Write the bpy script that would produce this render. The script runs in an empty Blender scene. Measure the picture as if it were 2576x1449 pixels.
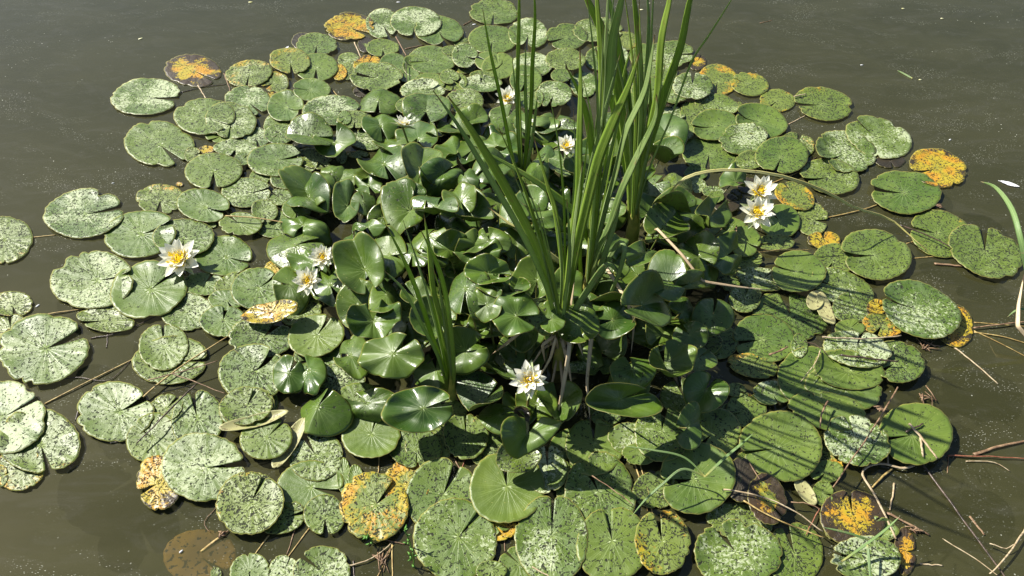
import bpy, math, random
from mathutils import Vector, noise, Matrix
R = math.radians
random.seed(11)
S = bpy.context.scene

# ---------------------------------------------------------------- camera
CAM_H = 1.5
DEP = R(46.0)                      # how far the lens looks down
FPX = 1888.0                       # focal length in units of the 2576 px wide layout
cam_d = bpy.data.cameras.new('camera'); cam = bpy.data.objects.new('camera', cam_d)
S.collection.objects.link(cam); S.camera = cam
cam.location = (0, 0, CAM_H); cam.rotation_euler = (math.pi/2 - DEP, 0, 0)
cam_d.sensor_width = 36; cam_d.lens = 36*FPX/2576
cam_d.clip_start = 0.02; cam_d.clip_end = 500

# ---------------------------------------------------------------- sky, sun, exposure
SUN_EL = R(44.5); SUN_AZ = Vector((-0.89, 0.455)).normalized()
w = bpy.data.worlds.new('World'); S.world = w; w.use_nodes = True
wn = w.node_tree.nodes; bg = wn['Background']
sky = wn.new('ShaderNodeTexSky'); sky.sky_type = 'NISHITA'; sky.sun_disc = False
sky.sun_elevation = SUN_EL; sky.sun_rotation = math.atan2(SUN_AZ.x, SUN_AZ.y)
w.node_tree.links.new(sky.outputs[0], bg.inputs[0]); bg.inputs[1].default_value = 0.060
sd = bpy.data.lights.new('sun', 'SUN'); sd.energy = 5.0; sd.angle = R(0.53); sd.color = (1, 0.955, 0.86)
sun = bpy.data.objects.new('sun', sd); S.collection.objects.link(sun)
sdir = Vector((SUN_AZ.x*math.cos(SUN_EL), SUN_AZ.y*math.cos(SUN_EL), math.sin(SUN_EL)))
sun.rotation_euler = sdir.to_track_quat('Z', 'Y').to_euler(); sun.location = sdir*20
S.view_settings.view_transform = 'Standard'; S.view_settings.look = 'None'
S.view_settings.exposure = 0.94; S.view_settings.gamma = 1

# ---------------------------------------------------------------- helpers
col = S.collection
CD, SDP = math.cos(DEP), math.sin(DEP)
def ray(x, y):
    u = (x-1288)/FPX; v = (y-724.5)/FPX
    return Vector((u, CD - v*SDP, -SDP - v*CD))
def at(x, y, z=0.0):
    d = ray(x, y); t = (z-CAM_H)/d.z
    return Vector((0, 0, CAM_H)) + d*t
def at_plane(x, y, P, n):
    d = ray(x, y); o = Vector((0, 0, CAM_H))
    return o + d*((P-o).dot(n)/d.dot(n))
def to_px(p):
    q = p - Vector((0, 0, CAM_H))
    zc = q.y*CD - q.z*SDP; yc = q.y*SDP + q.z*CD
    return (1288+FPX*q.x/zc, 724.5-FPX*yc/zc)
def tag(o, label=None, cat=None, group=None, kind=None):
    if label: o['label'] = label
    if cat: o['category'] = cat
    if group: o['group'] = group
    if kind: o['kind'] = kind
    return o
def empty(name, loc):
    o = bpy.data.objects.new(name, None); col.objects.link(o); o.location = loc; o.empty_display_size = .03
    return o
def mesh_obj(name, verts, faces, mats, parent=None, loc=None, uv=None, smooth=True):
    """verts are world coordinates; the object's origin goes to loc (or the parent's place)"""
    if loc is None: loc = parent.location.copy() if parent else Vector((0, 0, 0))
    loc = Vector(loc)
    me = bpy.data.meshes.new(name)
    me.from_pydata([tuple(Vector(v)-loc) for v in verts], [], faces)
    if not isinstance(mats, (list, tuple)): mats = [mats]
    for m in mats: me.materials.append(m)
    if uv:
        L = me.uv_layers.new(name='UVMap')
        for p in me.polygons:
            for li in p.loop_indices:
                L.data[li].uv = uv(p, li, me.loops[li].vertex_index)
    if smooth:
        for p in me.polygons: p.use_smooth = True
    o = bpy.data.objects.new(name, me); col.objects.link(o)
    if parent: o.parent = parent
    else: o.location = loc
    return o
def catmull(P, n):
    out = []; m = len(P)-1
    for k in range(n+1):
        t = k/n*m; i = min(int(t), m-1); f = t-i
        p0 = P[max(i-1, 0)]; p1 = P[i]; p2 = P[i+1]; p3 = P[min(i+2, m)]
        out.append(0.5*((2*p1)+(p2-p0)*f+(2*p0-5*p1+4*p2-p3)*f*f+(3*p1-p0-3*p2+p3)*f**3))
    return out
def tube(pts, rad, seg=7, flat=1.0, rough=0.0):
    V, F = [], []; n = len(pts)
    for i, p in enumerate(pts):
        t = (pts[min(i+1, n-1)]-pts[max(i-1, 0)]).normalized()
        up = Vector((0, 0, 1)) if abs(t.z) < .9 else Vector((0, 1, 0))
        s = t.cross(up).normalized(); u = s.cross(t).normalized()
        r = rad(i/(n-1)) if callable(rad) else rad
        for k in range(seg):
            a = 2*math.pi*k/seg; rr = r*(1+rough*random.uniform(-1, 1))
            V.append(p + s*(rr*math.cos(a)) + u*(rr*flat*math.sin(a)))
    for i in range(n-1):
        for k in range(seg):
            a = i*seg+k; b = i*seg+(k+1) % seg
            F.append((a, b, b+seg, a+seg))
    F.append(tuple(range(seg))[::-1]); F.append(tuple((n-1)*seg+k for k in range(seg)))
    return V, F

# ---------------------------------------------------------------- materials
class NT:
    def __init__(s, name):
        s.m = bpy.data.materials.new(name); s.m.use_nodes = True
        s.t = s.m.node_tree; s.n = s.t.nodes; s.bsdf = s.n['Principled BSDF']; s.out = s.n['Material Output']
    def link(s, a, b):
        if a is None: return
        if hasattr(a, 'is_output') or isinstance(a, bpy.types.NodeSocket): s.t.links.new(a, b)
        else: b.default_value = a
    def math(s, op, a, b=0.0, c=None, clamp=False):
        n = s.n.new('ShaderNodeMath'); n.operation = op; n.use_clamp = clamp
        s.link(a, n.inputs[0]); s.link(b, n.inputs[1])
        if c is not None: s.link(c, n.inputs[2])
        return n.outputs[0]
    def mix(s, f, a, b, blend='MIX'):
        n = s.n.new('ShaderNodeMix'); n.data_type = 'RGBA'; n.blend_type = blend
        s.link(f, n.inputs[0])
        for v, i in ((a, 6), (b, 7)):
            if isinstance(v, tuple): v = (*v, 1) if len(v) == 3 else v
            s.link(v, n.inputs[i])
        return n.outputs[2]
    def noise(s, vec, scale, detail=3, rough=.55, dist=0.0):
        n = s.n.new('ShaderNodeTexNoise'); s.link(vec, n.inputs['Vector'])
        n.inputs['Scale'].default_value = scale; n.inputs['Detail'].default_value = detail
        n.inputs['Roughness'].default_value = rough; n.inputs['Distortion'].default_value = dist
        return n.outputs[0]
    def voro(s, vec, scale, feature='F1', rnd=1.0):
        n = s.n.new('ShaderNodeTexVoronoi'); s.link(vec, n.inputs['Vector']); n.feature = feature
        n.inputs['Scale'].default_value = scale; n.inputs['Randomness'].default_value = rnd
        return n
    def step(s, v, lo, hi, a=0.0, b=1.0):
        n = s.n.new('ShaderNodeMapRange'); n.interpolation_type = 'SMOOTHSTEP'
        s.link(v, n.inputs[0]); s.link(lo, n.inputs[1]); s.link(hi, n.inputs[2])
        n.inputs[3].default_value = a; n.inputs[4].default_value = b
        return n.outputs[0]
    def attr(s, name):
        n = s.n.new('ShaderNodeAttribute'); n.attribute_type = 'OBJECT'; n.attribute_name = name
        return n.outputs['Fac']
    def coords(s, scale=(1, 1, 1), rnd=True):
        tc = s.n.new('ShaderNodeTexCoord'); mp = s.n.new('ShaderNodeMapping')
        s.link(tc.outputs['Object'], mp.inputs[0]); mp.inputs['Scale'].default_value = scale
        if rnd:
            oi = s.n.new('ShaderNodeObjectInfo'); c = s.n.new('ShaderNodeCombineXYZ')
            s.link(s.math('MULTIPLY', oi.outputs['Random'], 37.0), c.inputs[0])
            s.link(s.math('MULTIPLY', oi.outputs['Random'], 91.0), c.inputs[1])
            s.link(c.outputs[0], mp.inputs['Location'])
            s.rnd = oi.outputs['Random']
        return mp.outputs[0]
    def bump(s, h, strength, dist):
        b = s.n.new('ShaderNodeBump'); s.link(h, b.inputs['Height'])
        b.inputs['Strength'].default_value = strength; b.inputs['Distance'].default_value = dist
        s.link(b.outputs[0], s.bsdf.inputs['Normal']); return b.outputs[0]
    def translucent(s, colr, fac, normal=None):
        tr = s.n.new('ShaderNodeBsdfTranslucent'); s.link(colr, tr.inputs[0])
        mx = s.n.new('ShaderNodeMixShader'); mx.inputs[0].default_value = fac
        s.link(s.bsdf.outputs[0], mx.inputs[1]); s.link(tr.outputs[0], mx.inputs[2]); s.link(mx.outputs[0], s.out.inputs[0])

def leaf_material(raised):
    t = NT('raised_leaf' if raised else 'floating_pad'); v = t.coords()
    uvn = t.n.new('ShaderNodeUVMap'); uvn.uv_map = 'UVMap'
    sep = t.n.new('ShaderNodeSeparateXYZ'); t.link(uvn.outputs[0], sep.inputs[0]); U, Rr = sep.outputs[0], sep.outputs[1]
    yel, spk, mot, nec = t.attr('yellowing'), t.attr('speckle'), t.attr('mottle'), t.attr('necrosis')
    big = t.noise(v, 9, 3); mid = t.noise(v, 28, 4, .6); fine = t.noise(v, 125, 5, .80, .5); tiny = t.noise(v, 260, 3, .6)
    # living tissue
    if raised: c = t.mix(t.step(big, .35, .65), (.030, .072, .009), (.076, .136, .016))
    else:      c = t.mix(t.step(big, .35, .65), (.056, .104, .014), (.100, .154, .022))
    c = t.mix(t.math('MULTIPLY', t.rnd, .35), c, (.14, .19, .02) if raised else (.17, .21, .04))
    # radial veins, forked twice
    wob = t.math('MULTIPLY', t.math('SUBTRACT', mid, .5), .010)
    def veins(N, thick, lo):
        a = t.math('ABSOLUTE', t.math('SUBTRACT', t.math('FRACT', t.math('MULTIPLY', t.math('ADD', U, wob), N)), .5))
        d = t.math('MULTIPLY', a, Rr); line = t.step(d, 0.0, thick, 1.0, 0.0)
        return line
    vn = t.math('MAXIMUM', t.math('MULTIPLY', veins(17, .055, 0), t.step(Rr, .05, .95, 1, .15)),
                t.math('MULTIPLY', veins(34, .05, .45), t.math('MULTIPLY', t.step(Rr, .35, .6), t.step(Rr, .7, 1.0, .6, 0))))
    c = t.mix(t.math('MULTIPLY', vn, .38 if not raised else .34), c, (.25, .32, .12))
    c = t.mix(t.step(Rr, .0, .16, .55, 0), c, (.20, .27, .06))
    # pale waxy mottling and dried scum; the fine grain also paints in silvery sheen
    patch = t.step(big, .40, .62)
    th = t.math('SUBTRACT', .80, t.math('MULTIPLY', mot, t.math('ADD', t.math('MULTIPLY', patch, .17), .22)))
    bloom_sheen = t.math('MULTIPLY', t.step(fine, th, t.math('ADD', th, .07)), t.step(mot, 0.02, .3))
    c = t.mix(t.math('MULTIPLY', bloom_sheen, .85), c, (.42, .47, .29))
    haze = t.math('MULTIPLY', t.math('MULTIPLY', t.step(mid, .42, .70), mot), .22)
    c = t.mix(haze, c, (.28, .35, .20))
    # yellowing
    yn = t.math('ADD', t.math('MULTIPLY', big, .65), t.math('ADD', t.math('MULTIPLY', mid, .22), t.math('ADD', t.math('MULTIPLY', Rr, .16), t.math('MULTIPLY', t.math('SUBTRACT', fine, .5), .55))))
    yth = t.math('SUBTRACT', .86, t.math('MULTIPLY', yel, .56))
    ym = t.math('MULTIPLY', t.step(yn, yth, t.math('ADD', yth, .10)), t.step(yel, .02, .1))
    yc = t.mix(t.step(t.noise(v, 16, 4), .42, .62), (.42, .30, .012), (.54, .215, .006))
    c = t.mix(t.math('MULTIPLY', ym, .93), c, yc)
    c = t.mix(t.math('MULTIPLY', yel, .28), c, (.30, .30, .05))
    # beetle grazing: short dark squiggles and dots
    wv = t.noise(v, 55, 2, .5, 1.0); ridge = t.math('ABSOLUTE', t.math('SUBTRACT', wv, .5))
    gate = t.noise(v, 95, 2, .6)
    gth = t.math('SUBTRACT', .65, t.math('MULTIPLY', spk, .31))
    sq = t.math('MULTIPLY', t.step(ridge, .014, .032, 1, 0), t.step(gate, gth, t.math('ADD', gth, .04)))
    vo = t.voro(v, 120); dot = t.math('MULTIPLY', t.step(vo.outputs['Distance'], .20, .32, 1, 0),
                                       t.step(t.noise(v, 40, 2), gth, t.math('ADD', gth, .05)))
    dark = t.math('MULTIPLY', t.math('MAXIMUM', sq, dot), t.step(spk, 0, .15))
    c = t.mix(t.math('MULTIPLY', dark, .95), c, (.010, .011, .005))
    # pale chaff fallen on the leaf
    mp = t.n.new('ShaderNodeMapping'); t.link(v, mp.inputs[0]); mp.inputs['Scale'].default_value = (1, 2.6, 1); mp.inputs['Rotation'].default_value = (0, 0, .7)
    ch = t.voro(mp.outputs[0], 48 if raised else 70)
    chaff = t.math('MULTIPLY', t.step(ch.outputs['Distance'], .05, .10, 1, 0), t.step(t.noise(v, 23, 2), .47, .53))
    c = t.mix(t.math('MULTIPLY', chaff, .8), c, (.55, .50, .18))
    # rotten black
    nn = t.math('ADD', t.math('MULTIPLY', t.noise(v, 14, 5, .65), .75), t.math('ADD', t.math('MULTIPLY', Rr, .26), t.math('MULTIPLY', t.math('SUBTRACT', fine, .5), .40)))
    nth = t.math('SUBTRACT', .95, t.math('MULTIPLY', nec, .60))
    nm = t.math('MULTIPLY', t.step(nn, nth, t.math('ADD', nth, .035)), t.step(nec, .02, .08))
    c = t.mix(t.math('MULTIPLY', nm, .96), c, t.mix(t.noise(v, 60, 3), (.012, .010, .008), (.045, .030, .020)))
    c = t.mix(t.step(Rr, .965, .99, 0, .7), c, (.24, .22, .05))
    t.link(c, t.bsdf.inputs['Base Color'])
    base_r = .30 if raised else .42
    rg = t.math('ADD', base_r, t.math('ADD', t.math('MULTIPLY', bloom_sheen, .25), t.math('MULTIPLY', t.math('SUBTRACT', mid, .5), .35)), clamp=True)
    rg = t.math('ADD', rg, t.math('MULTIPLY', dark, .4), clamp=True)
    if raised: rg = t.math('ADD', rg, t.math('MULTIPLY', t.step(t.noise(v, 13, 3), .48, .60), .22))
    t.link(rg, t.bsdf.inputs['Roughness'])
    t.bsdf.inputs['Specular IOR Level'].default_value = .50 if raised else .40
    t.bsdf.inputs['Coat Weight'].default_value = .05 if raised else .03
    t.bsdf.inputs['Coat Roughness'].default_value = .18 if raised else .30
    pl = t.math('MULTIPLY', t.math('SINE', t.math('MULTIPLY', t.math('ADD', U, wob), 2*math.pi*17)), t.math('MULTIPLY', t.math('MULTIPLY', Rr, .17 if raised else .30), t.math('MULTIPLY', big, 2.0)))
    h = t.math('ADD', t.math('MULTIPLY', vn, -.25), t.math('ADD', pl, t.math('ADD', t.math('MULTIPLY', mid, 1.6), t.math('ADD', t.math('MULTIPLY', fine, .15 if raised else .5), t.math('MULTIPLY', dark, -.9)))))
    t.bump(h, .45 if raised else .6, .0022 if raised else .0018)
    t.translucent(t.mix(.5, c, (.20, .34, .02)), .14 if raised else .05)
    return t.m
def underside_material(green=False):
    t = NT('green_underside' if green else 'leaf_underside'); v = t.coords()
    c = t.mix(t.noise(v, 20, 4), (.10, .17, .02), (.17, .23, .04)) if green else t.mix(t.noise(v, 20, 4), (.34, .35, .13), (.44, .40, .20))
    c = t.mix(t.math('MULTIPLY', t.step(t.noise(v, 110, 3), .58, .64), .7), c, (.09, .05, .03))
    t.link(c, t.bsdf.inputs['Base Color']); t.bsdf.inputs['Roughness'].default_value = .5
    t.bump(t.noise(v, 90, 4), .4, .001); t.translucent(c, .2)
    return t.m
def submerged_material():
    t = NT('submerged_leaf'); v = t.coords()
    c = t.mix(t.step(t.noise(v, 9, 4), .4, .6), (.55, .33, .10), (.90, .52, .09))
    c = t.mix(t.step(t.noise(v, 90, 3), .56, .62), c, (.07, .04, .02))
    t.link(c, t.bsdf.inputs['Base Color']); t.bsdf.inputs['Roughness'].default_value = .6
    return t.m
def blade_material(name, c1, c2, tip, rough=.38, tl=.22):
    t = NT(name); v = t.coords()
    uvn = t.n.new('ShaderNodeUVMap'); uvn.uv_map = 'UVMap'
    sep = t.n.new('ShaderNodeSeparateXYZ'); t.link(uvn.outputs[0], sep.inputs[0]); U, L = sep.outputs[0], sep.outputs[1]
    c = t.mix(t.step(t.noise(v, 6, 3), .3, .7), c1, c2)
    c = t.mix(t.math('MULTIPLY', t.rnd, .4), c, c2)
    ln = t.math('SINE', t.math('MULTIPLY', U, 60.0))
    c = t.mix(t.math('MULTIPLY', t.step(ln, -.2, .9), .22), c, (c2[0]*1.7, c2[1]*1.5, c2[2]*1.5))
    c = t.mix(t.step(t.math('ABSOLUTE', t.math('SUBTRACT', U, .5)), .02, .07, .35, 0), c, (c2[0]*1.8, c2[1]*1.7, c2[2]*1.5))
    c = t.mix(t.step(t.math('ADD', L, t.math('MULTIPLY', t.noise(v, 12, 3), .08)), .965, 1.0), c, tip)
    c = t.mix(t.step(L, .0, .22, .85, 0), c, (.42, .40, .10) if tl > .1 else c1)
    c = t.mix(t.math('MULTIPLY', t.step(t.noise(v, 70, 3), .62, .70), .5), c, tip)
    t.link(c, t.bsdf.inputs['Base Color']); t.bsdf.inputs['Roughness'].default_value = rough
    t.bump(t.math('ADD', ln, t.math('MULTIPLY', t.noise(v, 50, 3), 2)), .35, .0006)
    t.translucent(t.mix(.5, c, (.3, .45, .03)) if tl > .1 else c, tl)
    return t.m
def wood_material(name, c1, c2, scale=60, rough=.6):
    t = NT(name); v = t.coords((1, 1, 1))
    n = t.noise(v, scale, 5, .65); c = t.mix(t.step(n, .38, .62), c1, c2)
    c = t.mix(t.math('MULTIPLY', t.step(t.noise(v, scale*2.5, 3), .55, .65), .6), c, tuple(x*.35 for x in c1))
    t.link(c, t.bsdf.inputs['Base Color']); t.bsdf.inputs['Roughness'].default_value = rough
    t.bump(n, .6, .002); return t.m
def plain(name, c1, c2, scale, rough, tl=0, spec=.5):
    t = NT(name); v = t.coords(); n = t.noise(v, scale, 3)
    c = t.mix(t.step(n, .35, .65), c1, c2); t.link(c, t.bsdf.inputs['Base Color'])
    t.bsdf.inputs['Roughness'].default_value = rough; t.bsdf.inputs['Specular IOR Level'].default_value = spec
    t.bump(n, .3, .001)
    if tl: t.translucent(c, tl)
    return t.m
def water_material():
    t = NT('murky_water'); v = t.coords(rnd=False)
    flow = t.n.new('ShaderNodeMapping'); t.link(v, flow.inputs[0]); flow.inputs['Scale'].default_value = (1, 2.2, 1); flow.inputs['Rotation'].default_value = (0, 0, R(20))
    big = t.noise(flow.outputs[0], 1.3, 4, .6, 1.6); swirl = t.noise(flow.outputs[0], 5, 5, .65, 2.2)
    c = t.mix(t.step(big, .3, .7), (.036, .036, .012), (.048, .047, .018))
    c = t.mix(t.math('MULTIPLY', t.step(swirl, .46, .72), .30), c, (.078, .076, .056))
    # floating dust and pollen
    v1 = t.voro(v, 46); m1 = t.math('MULTIPLY', t.step(v1.outputs['Distance'], .06, .10, 1, 0), t.step(t.noise(v, 3.2, 4, .6, 1.0), .50, .64))
    v2 = t.voro(flow.outputs[0], 120); m2 = t.math('MULTIPLY', t.step(v2.outputs['Distance'], .10, .24, .8, 0), t.step(t.noise(flow.outputs[0], 2.4, 4, .65, 1.8), .48, .64))
    v3 = t.voro(v, 9); m3 = t.step(v3.outputs['Distance'], .009, .014, 1, 0)
    specks = t.math('MAXIMUM', m1, t.math('MAXIMUM', m2, m3))
    c = t.mix(t.math('MULTIPLY', specks, .85), c, (.55, .56, .47))
    t.link(c, t.bsdf.inputs['Base Color']); t.bsdf.inputs['Roughness'].default_value = .035; t.bsdf.inputs['IOR'].default_value = 1.48; t.bsdf.inputs['Specular Tint'].default_value = (1, .95, .78, 1)
    t.link(t.math('MAXIMUM', .74, specks), t.bsdf.inputs['Alpha'])
    t.bump(t.math('ADD', t.noise(v, 4, 2), t.math('MULTIPLY', t.noise(v, 22, 2), .2)), .06, .02)
    return t.m

M_PAD, M_RAISED, M_UNDER, M_SUB = leaf_material(False), leaf_material(True), underside_material(), submerged_material()
M_UNDER_G = underside_material(True)
M_BLADE = blade_material('reed_green', (.105, .200, .016), (.250, .370, .060), (.26, .15, .07), .38, .34)
M_BLADE2 = blade_material('reed_bluegreen', (.120, .205, .050), (.270, .370, .140), (.30, .20, .10), .38, .30)
M_DRY = blade_material('reed_dry', (.44, .32, .18), (.62, .50, .32), (.10, .06, .035), .6, .08)
M_YEL = blade_material('reed_yellow', (.50, .45, .13), (.58, .55, .22), (.25, .14, .06), .5, .2)
M_GRASS = blade_material('grass_pale', (.12, .22, .06), (.20, .30, .11), (.35, .30, .15), .45, .2)
M_SHEATH = plain('reed_sheath', (.24, .27, .05), (.42, .38, .09), 25, .4, .1)
M_GOLD = wood_material('petiole_gold', (.26, .17, .05), (.44, .33, .12))
M_BROWN = wood_material('twig_brown', (.15, .085, .045), (.28, .18, .10))
M_DARK = wood_material('twig_dark', (.035, .025, .018), (.10, .065, .045), rough=.35)
M_TAN = wood_material('reed_tan', (.34, .25, .14), (.48, .39, .25))
M_RED = wood_material('twig_red', (.20, .06, .03), (.30, .13, .07))
M_STALK = plain('leaf_stalk', (.10, .14, .03), (.18, .14, .05), 30, .35)
M_PETAL = plain('petal_white', (.88, .87, .72), (.92, .91, .80), 40, .5, .30)
M_SEPAL = plain('sepal_green', (.30, .38, .16), (.45, .48, .28), 40, .45, .1)
M_STAMEN = plain('stamen_yellow', (.95, .76, .03), (.97, .86, .08), 90, .5, .5)
M_FEATHER = plain('feather_white', (.70, .71, .72), (.82, .83, .84), 200, .6, .2)
M_FLECK = plain('fallen_fleck', (.62, .60, .25), (.72, .70, .45), 60, .5)
M_WEED = plain('waterweed_leaf', (.08, .22, .03), (.14, .30, .05), 40, .35, .15)
M_BEE = plain('bee_body', (.03, .02, .01), (.30, .17, .03), 300, .5)
M_BED = plain('pond_mud', (.095, .092, .045), (.120, .116, .060), 3, .9)

# ---------------------------------------------------------------- the pond
def sheet(name, z, half, m):
    o = mesh_obj(name, [(-half, -half, z), (half, -half, z), (half, half, z), (-half, half, z)], [(0, 1, 2, 3)], m, loc=(0, 0, z), smooth=False)
    o['kind'] = 'structure'; return o
water = sheet('water', 0.0, 60, water_material())
bed = sheet('pond_bed', -0.20, 60, M_BED)

# ---------------------------------------------------------------- lily leaves
# one row per leaf: x y half_width half_height tilt notch_direction kind ; tile origin and scale put them in one layout
OFF = {'A': (0, 0), 'B': (859, 0), 'C': (1717, 0), 'D': (0, 483), 'E': (859, 483), 'F': (1717, 483), 'G': (0, 966), 'H': (859, 966), 'I': (1717, 966)}
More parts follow.
